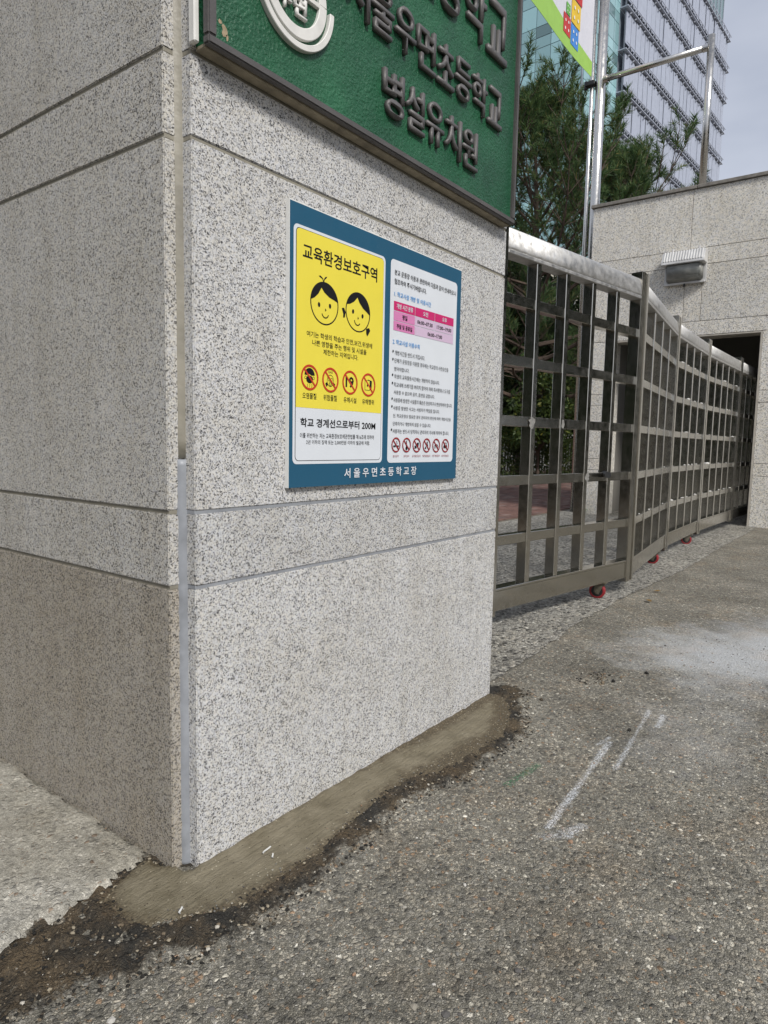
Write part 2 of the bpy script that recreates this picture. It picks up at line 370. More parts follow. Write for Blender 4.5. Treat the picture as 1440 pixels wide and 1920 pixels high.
def patch(name, poly, res, zf, mat, low=-.004):
    poly = np.array(poly); lo = poly.min(0)-.03; hi = poly.max(0)+.03
    nx = int((hi[0]-lo[0])/res)+1; ny = int((hi[1]-lo[1])/res)+1
    X, Y = np.meshgrid(lo[0]+np.arange(nx)*res, lo[1]+np.arange(ny)*res, indexing='ij'); P = np.stack([X.ravel(), Y.ravel()], 1)
    sd = sdist(P, poly); z = zf(P, sd)
    keep = (z > low).reshape(nx, ny); idx = np.arange(nx*ny).reshape(nx, ny)
    q = keep[:-1, :-1] & keep[1:, :-1] & keep[1:, 1:] & keep[:-1, 1:]
    F = np.stack([idx[:-1, :-1][q], idx[1:, :-1][q], idx[1:, 1:][q], idx[:-1, 1:][q]], 1)
    used = np.unique(F); mp_ = -np.ones(nx*ny, int); mp_[used] = np.arange(len(used))
    m = bpy.data.meshes.new(name); m.from_pydata(np.column_stack([P[used], z[used]]).tolist(), [], mp_[F].tolist()); m.update()
    at_ = m.attributes.new('edge', 'FLOAT', 'POINT'); at_.data.foreach_set('value', sd[used].astype(np.float32))
    m.polygons.foreach_set('use_smooth', [True]*len(m.polygons))
    return link(name, m, mat)
# black crumbly asphalt edge around the fresh mortar
MORT = [(-.095, .115), (-.155, .076), (-.168, -.015), (-.150, -.09), (-.087, -.122), (-.027, -.158), (.053, -.175), (.148, -.180), (.246, -.186), (.354, -.172), (.46, -.160), (.579, -.142), (.703, -.150), (.80, -.185), (.898, -.200), (1.038, -.215), (1.16, -.225), (1.26, -.195), (1.38, -.145), (1.47, -.07), (1.46, .02), (.04, .03), (-.02, .12)]
SOIL = [(-.85, -.06), (-.62, -.10), (-.434, -.076), (-.406, -.112), (-.364, -.111), (-.326, -.122), (-.298, -.118), (-.253, -.175), (-.176, -.179), (-.121, -.238), (-.044, -.242), (.05, -.261), (.071, -.247), (.159, -.259), (.283, -.241), (.40, -.245), (.50, -.215), (.615, -.215), (.70, -.241), (.82, -.280), (.895, -.270), (1.013, -.272), (1.136, -.290), (1.228, -.275), (1.388, -.190), (1.483, -.140), (1.607, -.102), (1.613, -.015), (1.56, .06), (1.40, .09), (1.2, .1), (.3, .1), (-.1, .16), (-.36, .12), (-.85, .14)]
def soil_extra(g, v, x, y, col):
    col = marks(g, v, x, y, col)
    e = g.n('ShaderNodeAttribute', attribute_name='edge').outputs['Fac']
    n = g.math('ADD', g.math('MULTIPLY', g.math('SUBTRACT', g.noise(v, 22, 6, .68), .5), .13), g.math('MULTIPLY', g.math('SUBTRACT', g.noise(v, 130, 3, .6), .5), .05))
    m = g.ramp(g.math('ADD', e, n), [(.0, 0), (.025, 1)])
    dust = g.ramp(g.math('ADD', e, n), [(-.05, 0), (0, .0)])
    sp = g.n('ShaderNodeTexVoronoi', {'Vector': v, 'Scale': 170.0}); sc_ = g.sepc(sp.outputs['Color'])
    grit = g.math('MULTIPLY', g.math('LESS_THAN', sp.outputs['Distance'], .33), g.math('GREATER_THAN', sc_[0], .9))
    brown = g.ramp(g.noise(v, 7, 5, .65), [(.40, 0), (.62, 1)])
    dk = g.mix(brown, (.014, .0135, .0125), (.062, .046, .028))
    dk = g.mix(g.ramp(g.noise(v, 240, 2), [(.35, 0), (.7, 1)]), dk, g.mix(1.0, dk, (2.3, 2.2, 2.0), 'MULTIPLY'))
    dk = g.mix(g.math('MULTIPLY', grit, .8), dk, g.ramp(sc_[1], [(0, (.14, .11, .07)), (.6, (.30, .25, .17)), (1, (.46, .43, .38))]))
    return g.mix(g.math('MULTIPLY', m, .93), col, dk)
M_soil = aggregate('torn_asphalt_edge', (.13, .124, .108), STONES, extra=soil_extra, cellA=96, cellB=215, stone_cut=.42, bump=.0068, big_tone=((1.05, 1.035, .985), (1.98, 1.96, 1.89)))
def zsoil(P, s): return np.clip(.0015+(s+.05)*.1, -.004, .0022)+np.where(s > .0, np.clip(s*.5, 0, .006)*(.6+2.2*vnoise(P, 48, 1)+1.4*vnoise(P, 95, 3)), 0)*np.clip(1-(sdist(P, MORT)+.012)/.02, 0, 1)-.004*(sdist(P, MORT) > .012)
kind(patch('torn_asphalt_edge', np.array(SOIL), .007, zsoil, M_soil, -.0035), 'structure')
def zmort(P, s):
    wall = np.maximum(0, np.where(P[:, 0] > 0, -P[:, 1], np.hypot(P[:, 0], np.minimum(P[:, 1], 0))))
    e = np.clip((s+.03*vnoise(P, 20, 5)+.022*vnoise(P, 55, 6)+.05*vnoise(P, 6, 15)), -.03, .03)
    return np.where(e > 0, .0035+.06*np.minimum(e, .02)+.004*(1+.9*vnoise(P, 30, 16))*np.exp(-wall/.03), e*.8+.0035)+.0030*vnoise(P, 14, 7)+.0030*vnoise(P, 48, 8)+.0022*vnoise(P*np.array([1, 3.2]), 22, 21)
kind(patch('mortar_bed', MORT, .007, zmort, M_mortar, -.003), 'structure')
SLAB = [(-.05, .11), (-.12, .10), (-.20, .085), (-.30, .09), (-.38, .085), (-.5, .10), (-2.5, .08), (-2.5, 2.2), (.0, 2.2), (.0, .15)]
kind(patch('concrete_apron', SLAB, .012, lambda P, s: np.clip((s+.02*vnoise(P, 24, 9)+.012*vnoise(P, 60, 10))*.9, -.01, .016)+.003*vnoise(P, 9, 11), M_slab), 'structure')

# loose stones, each a small faceted pebble
def pebbles(name, pts, mat, seed):
    r = np.random.default_rng(seed); mb = MB()
    base = [Vector(p).normalized() for p in ((0, 0, 1), (.9, 0, .35), (.28, .85, .35), (-.72, .53, .35), (-.72, -.53, .35), (.28, -.85, .35), (.72, .53, -.4), (-.28, .85, -.4), (-.9, 0, -.4), (-.28, -.85, -.4), (.72, -.53, -.4))]
    fs = [(0, 1, 2), (0, 2, 3), (0, 3, 4), (0, 4, 5), (0, 5, 1), (1, 6, 2), (2, 6, 7), (2, 7, 3), (3, 7, 8), (3, 8, 4), (4, 8, 9), (4, 9, 5), (5, 9, 10), (5, 10, 1), (1, 10, 6)]
    for x, y, z, s in pts:
        a = r.random()*6.28; ca, sa = math.cos(a), math.sin(a); sx, sy, sz = s*(.7+.6*r.random()), s*(.6+.5*r.random()), s*(.4+.35*r.random())
        vs = []
        for p in base:
            k = 1+.35*(r.random()-.5); px, py, pz = p.x*sx*k, p.y*sy*k, p.z*sz*k
            vs.append((x+ca*px-sa*py, y+sa*px+ca*py, z+pz+sz*.25))
        mb.add(vs, fs)
    return kind(mb.build(name, mat, recalc=False), 'stuff')
def in_view(x, y):
    return x > -1 and True
def island_mat(name, stops, rough=.8):
    g = NT(name, rough=rough, spec=.3); ge = g.n('ShaderNodeNewGeometry')
    g.color(g.ramp(ge.outputs['Random Per Island'], stops, 'CONSTANT')); g.bump(g.noise(g.coords(False), 400, 2), .4, .002); return g.m
M_peb = island_mat('loose_stones', [(0, (.10, .095, .09)), (.3, (.17, .165, .15)), (.6, (.25, .23, .19)), (.8, (.32, .30, .26)), (.9, (.27, .17, .11)), (.96, (.48, .46, .42))])
M_crumb = island_mat('dark_crumbs', [(0, (.018, .017, .015)), (.5, (.06, .048, .034)), (.74, (.16, .125, .085)), (.9, (.30, .26, .19)), (.97, (.45, .42, .36))])
P = []
while len(P) < 2600:
    x = random.uniform(-.75, 3.0); y = random.uniform(-1.25, .25)
    if y > -.22 and -.2 < x < 1.52: continue
    P.append((x, y, 0, random.choice((.0018, .0022, .0028, .0035, .005)) if random.random() < .97 else random.uniform(.005, .0085)))
pebbles('loose_stones', P, M_peb, 3)
P = []
pp = np.column_stack([rng.uniform(-.6, 1.62, 9000), rng.uniform(-.3, .12, 9000)])
sd = sdist(pp, SOIL); sm = sdist(pp, MORT)
for (x, y), a, b in zip(pp, sd, sm):
    if a > -.02 and b < .015 and not (x > 0 and y > -.01) and len(P) < 2600: P.append((x, y, .004, random.choice((.0015, .002, .003, .0045))))
for _ in range(90): P.append((random.gauss(1.95, .05), random.gauss(-.26, .035), .002, random.choice((.002, .003, .005))))
for q_ in ((1.947, -.338), (2.021, -.349), (2.148, -.42), (1.547, -.187), (1.477, -.551), (1.90, -.31)): P.append((*q_, .002, .011))
pebbles('asphalt_crumbs', P, M_crumb, 4)
P = []
sm2 = sm
for (x, y), b in zip(pp, sm):
    if 0 < b < .05 and random.random() < .22 and y < -.02: P.append((x, y, .006, random.choice((.001, .0013, .0018, .0026))))
pebbles('sand_grains', P, M_peb, 5)

# ================================================================== GRANITE GATE PILLAR
PW, PD, PH = 1.470, .96, 3.55
NO = .0405; T = .043; J = .004
JZ = [0.0, .668, .838, 1.632, 1.802, 2.62, 2.79, 3.5]
pillar = thing('gate_pillar', 'speckled grey granite gate pillar in the foreground carrying the blue and green signs', 'pillar')
MB().box(T, PW-T, T, PD-T, -.05, PH-.06).build('core', M_core, pillar)
for i in range(7):
    z0 = JZ[i]+(J if i else -.03); z1 = JZ[i+1]-J
    MB().box(NO, PW, 0, T-.001, z0, z1).build('granite_slab', M_gran, pillar, bevel=.0022, seg=2)
    MB().box(0, T-.001, NO, PD, z0, z1).build('granite_slab', M_gran_low if i == 0 else M_gran_left, pillar, bevel=.0022, seg=2)
    MB().box(PW-T+.001, PW, T+.001, PD, z0, z1).build('granite_slab', M_gran, pillar, bevel=.0022)
    MB().box(T, PW-T, PD-T+.001, PD, z0, z1).build('granite_slab', M_gran, pillar, bevel=.0022)
MB().box(-.04, PW+.04, -.04, PD+.04, 3.5, 3.6).build('coping', M_gran, pillar, bevel=.004)
def bead(z0, z1, n=26, bulge=.0, wob=.0012, seed=1):
    """vertical strip of sealant filling the re-entrant corner"""
    rr = random.Random(seed); mb = MB(); k = 7; rows = []
    for i in range(n+1):
        z = z0+(z1-z0)*i/n; q = bulge*(1+rr.uniform(-.3, .3)); d = rr.uniform(-wob, wob)
        row = []
        for j in range(k):
            t = j/(k-1); h = q*math.sin(math.pi*t)-.001
            row.append((.0235+d+(.0415-.0235)*t-h*.58, .0415+(.028-d-.0415)*t-h*.81, z))
        row += [(.048, .027, z), (.048, .048, z), (.022, .048, z)]
        rows.append(row)
    k += 3; vs = [p for row in rows for p in row]
    mb.add(vs, [(i*k+j, i*k+(j+1) % k, (i+1)*k+(j+1) % k, (i+1)*k+j) for i in range(n) for j in range(k)]+[tuple(range(k)), tuple(range(n*k+k-1, n*k-1, -1))])
    return mb
bead(-.005, .955, 70, .0035, .0016).build('sealant', M_seal_new, pillar, smooth=True)['label'] = 'fresh blue grey sealant'
bead(.957, 3.48, 60, -.001, .0005, 2).build('sealant', M_seal_old, pillar, smooth=True)
for z in JZ[1:-1]:
    new = z < .9
    MB().box(NO+.001, PW-.003, .0025 if new else .0035, T+.004, z-J-.0008, z+J+.0008).build('sealant', M_seal_new if new else M_seal_old, pillar, bevel=.001)
    MB().box(.0035, T+.004, NO+.001, PD-.003, z-J-.0008, z+J+.0008).build('sealant', M_seal_old, pillar, bevel=.001)

# ================================================================== BLUE NOTICE BOARD
def print_mat(name, col, rough=.42, var=.05):
    g = NT(name, col, rough, spec=.22); v = g.coords(False)
    n = g.ramp(g.noise(v, 9, 5, .6), [(.3, 1-var), (.7, 1.0)]); g.color(g.mix(1.0, col, n, 'MULTIPLY'))
    g.rough(g.ramp(g.noise(v, 30, 4), [(.3, rough*.8), (.75, rough*1.4)])); return g.m
M_blue = print_mat('print_blue', (.022, .095, .165)); M_yel = print_mat('print_yellow', (.78, .66, .075)); M_wht = print_mat('print_white', (.66, .69, .73))
M_ink = print_mat('print_black', (.012, .012, .014)); M_redp = print_mat('print_red', (.50, .045, .025)); M_dred = print_mat('print_dark_red', (.28, .015, .02))
M_cyan = print_mat('print_light_blue', (.04, .26, .60)); M_mag = print_mat('print_magenta', (.55, .03, .15)); M_pink = print_mat('print_pink', (.62, .22, .43)); M_lil = print_mat('print_lilac', (.60, .46, .60))
M_foam = print_mat('white_foam_board', (.72, .72, .70), .6)
BX0, BX1, BZ0, BZ1 = .316, 1.131, .882, 1.585
board = thing('notice_board', 'blue school notice board with yellow left panel and white rules panel on the pillar', 'sign', (BX0, 0, BZ0))
OX, OZ = BX0, BZ0
def L(m): # shift to the board's own origin
    m.v = [(x-OX, y, z-OZ) for x, y, z in m.v]; return m
Y0 = -.0130
L(MB().box(BX0, BX1, -.0125, -.0005, BZ0, BZ1)).build('backing', M_foam, board)
L(MB().flat([(BX0+.0015, BZ0), (BX1-.0005, BZ0), (BX1-.0005, BZ1-.003), (BX0+.0015, BZ1-.003)], Y0)).build('blue_field', M_blue, board, recalc=False)
L(MB().flat(rrect(.330, .704, .942, 1.532, .014), Y0-.0004)).build('white_border', M_wht, board, recalc=False)
L(MB().flat(rrect(.338, .696, .950, 1.525, .012), Y0-.0008)).build('black_border', M_ink, board, recalc=False)
L(MB().flat(rrect(.3395, .6945, .9515, 1.5235, .011), Y0-.0012)).build('white_panel', M_wht, board, recalc=False)
yp = [p for p in rrect(.3395, .6945, .9515, 1.5235, .011) if p[1] > 1.2]
L(MB().flat(yp+[(.3395, 1.086), (.6945, 1.086)], Y0-.0016)).build('yellow_panel', M_yel, board, recalc=False)
L(MB().flat(rrect(.730, 1.105, .941, 1.536, .014), Y0-.0004)).build('white_panel', M_wht, board, recalc=False)
YP = Y0-.0020
TXT = [('교육환경보호구역', .361, .664, 1.453, 1.492, M_ink, .018),
 ('여기는 학생의 학습과 안전,보건,위생에', .377, .646, 1.265, 1.2805, M_ink, .012),
 ('나쁜 영향을 주는 행위 및 시설을', .398, .621, 1.2455, 1.2605, M_ink, .012),
 ('제한하는 지역입니다.', .440, .584, 1.2265, 1.241, M_ink, .012),
 ('오염물질', .363, .415, 1.109, 1.1245, M_ink, .012), ('위험물질', .442, .496, 1.1085, 1.1245, M_ink, .012),
 ('유해시설', .524, .579, 1.108, 1.1235, M_ink, .012), ('유해행위', .605, .659, 1.108, 1.123, M_ink, .012),
 ('학교 경계선으로부터 200M', .356, .668, 1.037, 1.060, M_ink, .02),
 ('이를 위반하는 자는 교육환경보호에관한법률 제16조에 의하여', .355, .661, 1.009, 1.022, M_ink, 0),
 ('2년 이하의 징역 또는 2,000만원 이하의 벌금에 처함.', .378, .643, .9925, 1.0045, M_ink, 0),
 ('서 울 우 면 초 등 학 교 장', .531, .885, .901, .9285, M_wht, .016),
 ('본교 운동장 이용과 관련하여 다음과 같이 안내하오니', .748, 1.094, 1.493, 1.5085, M_ink, .008),
 ('협조하여 주시기바랍니다.', .748, .918, 1.467, 1.483, M_ink, .008),
 ('1. 학교시설 개방 및 이용시간', .749, .946, 1.4315, 1.4465, M_cyan, .008),
 ('2. 학교시설 이용수칙', .745, .887, 1.293, 1.308, M_cyan, .008),
 ('개방시간을 반드시 지킵시다.', .756, .918, 1.262, 1.276, M_ink, 0),
 ('단체가 운동장을 이용할 경우에는 학교장의 사전승인을', .756, 1.061, 1.2395, 1.253, M_ink, 0),
 ('받아야합니다.', .756, .833, 1.2155, 1.228, M_ink, 0),
 ('학생의 교육활동시간에는 개방하지 않습니다.', .756, 1.008, 1.193, 1.206, M_ink, 0),
 ('학교내에 쓰레기를 버리지 말아야 하며 취사행위나 도구를', .755, 1.076, 1.1685, 1.182, M_ink, 0),
 ('사용할 수 없으며 음주, 흡연을 금합니다.', .755, .981, 1.146, 1.1585, M_ink, 0),
 ('사용중에 발생한 시설물의 훼손은 원상복구나 변상하여야 합니다.', .754, 1.092, 1.123, 1.136, M_ink, 0),
 ('사용중 발생한 사고는 사용자가 책임을 집니다.', .754, 1.013, 1.100, 1.112, M_ink, 0),
 ('단, 학교운영상 필요한 경우 관리자의 판단에 따라 개방시간을', .755, 1.085, 1.077, 1.0885, M_ink, 0),
 ('단축하거나 개방하지 않을 수 있습니다.', .754, .963, 1.053, 1.065, M_ink, 0),
 ('사용자는 반드시 당직자나 관리자의 지시에 따라야 합니다.', .753, 1.076, 1.030, 1.043, M_ink, 0)]
for b, x0, x1, z0, z1, m, bold in TXT:
    link('lettering', text_mesh(b, x0-OX, x1-OX, z0-OZ, z1-OZ, YP, bold=bold), m, board)
for z in (1.269, 1.246, 1.200, 1.176, 1.130, 1.107, 1.0375):
    L(MB().disc(.7475, z+.003, .0032, .0036, YP)).build('bullet_point', M_ink, board, recalc=False)
# opening hours table
for (x0, x1, z0, z1, m) in ((.748, .858, 1.392, 1.418, M_mag), (.860, .970, 1.392, 1.418, M_mag), (.972, 1.086, 1.392, 1.418, M_mag),
        (.748, .858, 1.363, 1.390, M_pink), (.860, .970, 1.363, 1.390, M_lil), (.972, 1.086, 1.363, 1.390, M_lil),
        (.748, .858, 1.334, 1.361, M_pink), (.860, 1.086, 1.334, 1.361, M_lil)):
    L(MB().flat([(x0, z0), (x1, z0), (x1, z1), (x0, z1)], Y0-.0012)).build('table_cell', m, board, recalc=False)
for b, x0, x1, z0, z1, m in (('개방 시간 분류', .761, .846, 1.398, 1.413, M_wht), ('오전', .902, .930, 1.398, 1.412, M_wht), ('오후', 1.014, 1.042, 1.398, 1.412, M_wht),
        ('평일', .791, .817, 1.369, 1.384, M_ink), ('06:00~07:30', .871, .958, 1.370, 1.382, M_ink), ('17:00~19:00', .983, 1.072, 1.370, 1.382, M_ink),
        ('주말 및 공휴일', .763, .844, 1.340, 1.354, M_ink), ('06:00~17:00', .930, 1.016, 1.341, 1.353, M_ink)):
    link('lettering', text_mesh(b, x0-OX, x1-OX, z0-OZ, z1-OZ, YP, bold=.015), m, board)
# small prohibition symbols on the white panel
caps = ['흡연금지', '음주금지', '음식물반입금지', '애완동물금지', '자전거통행금지', '자동차통행금지']
for i, (cx, t) in enumerate(zip((.772, .828, .884, .941, .998, 1.055), caps)):
    cz = .995; k = MB()
    if i == 0: k.line([(cx-.012, cz-.004), (cx-.003, cz-.004)], .005, YP); k.line([(cx+.004, cz-.004), (cx+.013, cz-.004)], .005, YP); k.line([(cx+.006, cz+.003), (cx+.003, cz+.012)], .002, YP)
    if i == 1: k.line([(cx, cz-.002), (cx, cz+.013)], .003, YP); k.disc(cx, cz-.010, .005, .006, YP); k.line([(cx, cz-.008), (cx, cz)], .0045, YP)
    if i == 2: k.flat([(cx+.001, cz+.008), (cx+.012, cz+.008), (cx+.009, cz-.006), (cx+.003, cz-.006)], YP); k.line([(cx-.011, cz-.003), (cx-.002, cz-.003)], .003, YP); k.line([(cx-.011, cz-.008), (cx-.002, cz-.008)], .004, YP)
    if i == 3: k.flat([(cx-.012, cz-.011), (cx-.002, cz-.011), (cx-.004, cz-.001)], YP); k.disc(cx+.003, cz+.009, .003, .0035, YP); k.line([(cx+.003, cz+.006), (cx+.007, cz-.001), (cx+.006, cz-.009)], .003, YP)
    if i == 4: k.ring(cx-.007, cz-.004, .004, .0055, YP, n=14); k.ring(cx+.008, cz-.004, .004, .0055, YP, n=14); k.line([(cx-.007, cz-.004), (cx-.001, cz+.004), (cx+.006, cz+.004), (cx+.008, cz-.004)], .0015, YP)
    if i == 5: k.flat([(cx-.011, cz-.008), (cx+.011, cz-.008), (cx+.011, cz), (cx+.008, cz+.001), (cx-.008, cz+.001), (cx-.011, cz)], YP); k.line([(cx-.008, cz), (cx-.006, cz+.009), (cx+.006, cz+.009), (cx+.008, cz)], .0018, YP)
    L(k).build('pictogram', M_ink, board, recalc=False)
    d = .0185*.707; k = MB().ring(cx, cz, .0185, .0228, YP-.0003, n=32); k.line([(cx-d, cz+d), (cx+d, cz-d)], .0042, YP-.0003)
    L(k).build('prohibition_ring', M_dred, board, recalc=False)
    w = .0145 if i < 2 else .023
    link('lettering', text_mesh(t, cx-w-OX, cx+w-OX, .9575-OZ, .9645-OZ, YP), M_dred, board)
# four prohibition symbols on the yellow panel
for i, cx in enumerate((.389, .469, .550, .631)):
    cz = 1.1635; k = MB(); k2 = None
    if i == 0:
        k.flat([(cx+.019*math.cos(R(a)), cz+.006+.018*math.sin(R(a))) for a in range(0, 181, 15)]+[(cx-.012, cz+.005), (cx-.003, cz+.009), (cx+.008, cz+.005)], YP)
        k.disc(cx, cz-.005, .0125, .010, YP); k.ring(cx-.015, cz-.001, .003, .0042, YP, n=10); k.ring(cx+.015, cz-.001, .003, .0042, YP, n=10)
        for s in (-.008, 0, .008): k.line([(cx+s, cz-.017), (cx+s+.0015, cz-.021), (cx+s-.001, cz-.025)], .0012, YP)
    if i == 1:
        k.ring(cx, cz-.002, .0142, .0158, YP, n=24, sx=.85); k.ring(cx-.005, cz+.001, .0035, .0047, YP, n=12); k.ring(cx+.005, cz+.001, .0035, .0047, YP, n=12)
        k.ring(cx, cz-.010, .0042, .0056, YP, n=12); k.line([(cx-.004, cz-.010), (cx+.004, cz-.010)], .001, YP)
        for s in (-1, 1): k.flat([(cx+s*.009, cz-.013), (cx+s*.014, cz-.006), (cx+s*.020, cz-.011), (cx+s*.015, cz-.019)], YP)
        link('lettering', text_mesh('GAS', cx-.009-OX, cx+.009-OX, cz+.0175-OZ, cz+.0235-OZ, YP), M_ink, board)
    if i == 2:
        link('lettering', text_mesh('19', cx-.0185-OX, cx+.0165-OX, cz-.014-OZ, cz+.016-OZ, YP, bold=.03), M_ink, board)
    if i == 3:
        k.flat([(cx-.002, cz+.015), (cx+.017, cz+.012), (cx+.015, cz-.014), (cx+.004, cz-.014)], YP)
        k.flat([(cx-.0155, cz+.0125), (cx+.007, cz+.0125), (cx+.007, cz-.0155), (cx-.0155, cz-.0155)], YP-.0002)
        k2 = MB().flat([(cx-.0143, cz+.0113), (cx+.0058, cz+.0113), (cx+.0058, cz-.0143), (cx-.0143, cz-.0143)], YP-.0004)
        L(k2).build('pictogram_fill', M_yel, board, recalc=False)
        L(MB().flat([(cx-.004, cz+.004), (cx-.0005, cz-.002), (cx-.004, cz-.007), (cx-.0075, cz-.002)], YP-.0006)).build('pictogram', M_ink, board, recalc=False)
    if k.v: L(k).build('pictogram', M_ink, board, recalc=False)
    d = .028*.707; k = MB().ring(cx, cz, .0272, .0325, YP-.0008, n=40, sx=1.0); k.line([(cx-d, cz+d), (cx+d, cz-d)], .0048, YP-.00075)
    L(k).build('prohibition_ring', M_redp, board, recalc=False)
# the two drawn children
def face(cx, cz, r, tilt, girl):
    ct, st = math.cos(R(tilt)), math.sin(R(tilt))
    def q(x, z): return (cx+(ct*x-st*z)*r, cz+(st*x+ct*z)*r)
    k = MB(); k.ring(cx, cz, r*.935, r*1.0, YP, n=48)
    arc = [q(math.cos(R(a)), math.sin(R(a))) for a in range(8, 173, 8)]
    k.flat(arc+[q(-.97, .12), q(-.70, .22), q(-.42, .42), q(-.18, .72), q(.0, .52), q(.35, .32), q(.70, .22), q(.97, .12)], YP-.0002)
    for s in (-.40, .38): k.disc(*q(s, -.08), r*.085, r*.115, YP, tilt)
    k.line([q(.03, -.24), q(.08, -.30), q(.02, -.33)], r*.045, YP)
    k.line([q(.02+.24*math.cos(R(a)), -.42+.24*math.sin(R(a))) for a in range(195, 355, 20)], r*.055, YP)
    if not girl:
        k.flat([q(0, 1.0), q(-.06, 1.16), q(-.22, 1.26), q(-.36, 1.24), q(-.24, 1.17), q(-.10, 1.12), q(-.05, 1.0)], YP)
        k.flat([q(-.03, 1.0), q(.02, 1.14), q(.12, 1.24), q(.26, 1.27), q(.17, 1.17), q(.06, 1.10), q(.03, 1.0)], YP)
    else:
        k.flat([q(-.95, -.30), q(-1.12, -.12), q(-1.28, -.20), q(-1.12, -.44), q(-1.10, -.62), q(-.98, -.58)], YP)
        k.flat([q(.78, -.62), q(1.02, -.50), q(1.14, -.62), q(1.02, -.86), q(.94, -.98), q(.84, -.86)], YP)
    L(k).build('drawn_girl_face' if girl else 'drawn_boy_face', M_ink, board, recalc=False)
face(.4435, 1.357, .0545, 4, False); face(.581, 1.357, .0535, -9, True)

# ================================================================== GREEN NAME PLATE
def green_mat():
    g = NT('green_cast_plate', rough=.42, spec=.5); v = g.coords(False)
    n = g.noise(v, 4, 5, .6); c = g.ramp(n, [(.3, (.008, .062, .028)), (.55, (.012, .092, .040)), (.75, (.020, .130, .058))])
    w = g.ramp(g.noise(g.n('ShaderNodeMapping', {'Vector': v, 'Scale': (14, 14, 2)}).outputs[0], 3, 4), [(.55, 0), (.75, .25)])
    c = g.mix(w, c, (.05, .16, .09)); g.color(c)
    g.rough(g.ramp(n, [(.3, .34), (.7, .5)]))
    g.bump(g.math('ADD', g.noise(v, 125, 3, .6), g.math('MULTIPLY', g.noise(v, 45, 3), .6)), .8, .006); return g.m
M_green = green_mat(); M_bronze = plain('dark_bronze', (.10, .094, .092), .5, .15, bump=.001, bscale=160)
M_white_relief = plain('white_relief_paint', (.66, .65, .62), .55, var=.08, nscale=25)
M_ledge = plain('weathered_bedding', (.27, .235, .17), .8, var=.35, nscale=22, bump=.003, bscale=70)
GX0, GX1, GZ0, GZ1 = .047, 1.436, 1.806, 2.60
plate = thing('name_plate', 'green cast school name plate with dark raised lettering high on the pillar', 'sign', (GX0, 0, GZ0))
OX, OZ = GX0, GZ0
L(MB().box(GX0+.006, GX1-.006, -.038, -.0005, GZ0+.006, GZ1-.006)).build('plate', M_green, plate)
b = .022
for (x0, x1, z0, z1) in ((GX0, GX1, GZ0, GZ0+b*.8), (GX0, GX1, GZ1-b, GZ1), (GX0, GX0+b, GZ0+b*.8+.0005, GZ1-b-.0005), (GX1-b*.8, GX1, GZ0+b*.8+.0005, GZ1-b-.0005)):
    L(MB().box(x0, x1, -.050, -.030, z0, z1)).build('frame', M_bronze, plate, bevel=.003, seg=2)
L(MB().box(GX0+.004, GX1-.004, -.0295, -.001, GZ0-.004, GZ0+.0055)).build('bedding', M_ledge, plate, bevel=.002)
L(MB().box(GX0-.014, GX0-.0005, -.022, -.001, GZ0+.004, GZ1)).build('bedding', M_white_relief, plate, bevel=.003)
def glyphs(body, x0, x1, z0, z1, bold, ext=.013):
    w = (x1-x0)/len(body)
    for i, ch in enumerate(body):
        link('letter', text_mesh(ch, x0+i*w+w*.04-OX, x0+(i+1)*w-w*.06-OX, z0-OZ, z1-OZ, -.0375, ext, bold, 3), M_bronze, plate)
glyphs('서울우면초등학교', .135, 1.340, 2.302, 2.478, .008); glyphs('서울우면초등학교', .471, 1.316, 2.085, 2.205, .008); glyphs('병설유치원', .632, 1.158, 1.897, 2.018, .008)
def relief_ring(cx, cz, r0, r1, a0, a1, y0, y1, n=56):
    mb = MB(); vs = []
    for i in range(n+1):
        t = R(a0+(a1-a0)*i/n)
        for r, y in ((r0, y0), (r0, y1), (r1, y1), (r1, y0)): vs.append((cx+math.cos(t)*r, y, cz+math.sin(t)*r))
    fs = [(4*i+j, 4*i+(j+1) % 4, 4*i+4+(j+1) % 4, 4*i+4+j) for i in range(n) for j in range(4)]+[(0, 1, 2, 3), (4*n+3, 4*n+2, 4*n+1, 4*n)]
    return L(mb.add(vs, fs))
EX, EZ = .302, 2.037
relief_ring(EX, EZ, .113, .128, 0, -265, -.036, -.050).build('emblem_ring', M_white_relief, plate, bevel=.0015)
relief_ring(EX, EZ, .078, .104, 2, -358, -.036, -.047).build('emblem_ring', M_white_relief, plate, bevel=.0015)
L(MB().box(EX+.02, EX+.098, -.0465, -.036, EZ-.006, EZ+.006, None)).build('emblem_bar', M_white_relief, plate, bevel=.0015)
for ch, x0, x1 in (('우', .246, .288), ('면', .296, .338)):
    link('emblem_letter', text_mesh(ch, x0-OX, x1-OX, 1.982-OZ, 2.026-OZ, -.0375, .009, .02, 3), M_white_relief, plate)

M_chip = plain('bare_primer', (.32, .25, .16), .8, var=.3, nscale=80)
for cx, cz, w, h in ((.098, 1.853, .009, .014), (.104, 1.842, .004, .008), (.086, 1.866, .006, .005)):
    L(MB().flat([(cx+w*math.cos(R(a))*random.uniform(.5, 1.1), cz+h*math.sin(R(a))*random.uniform(.5, 1.1)) for a in range(0, 360, 30)], -.0386)).build('paint_chip', M_chip, plate, recalc=False)

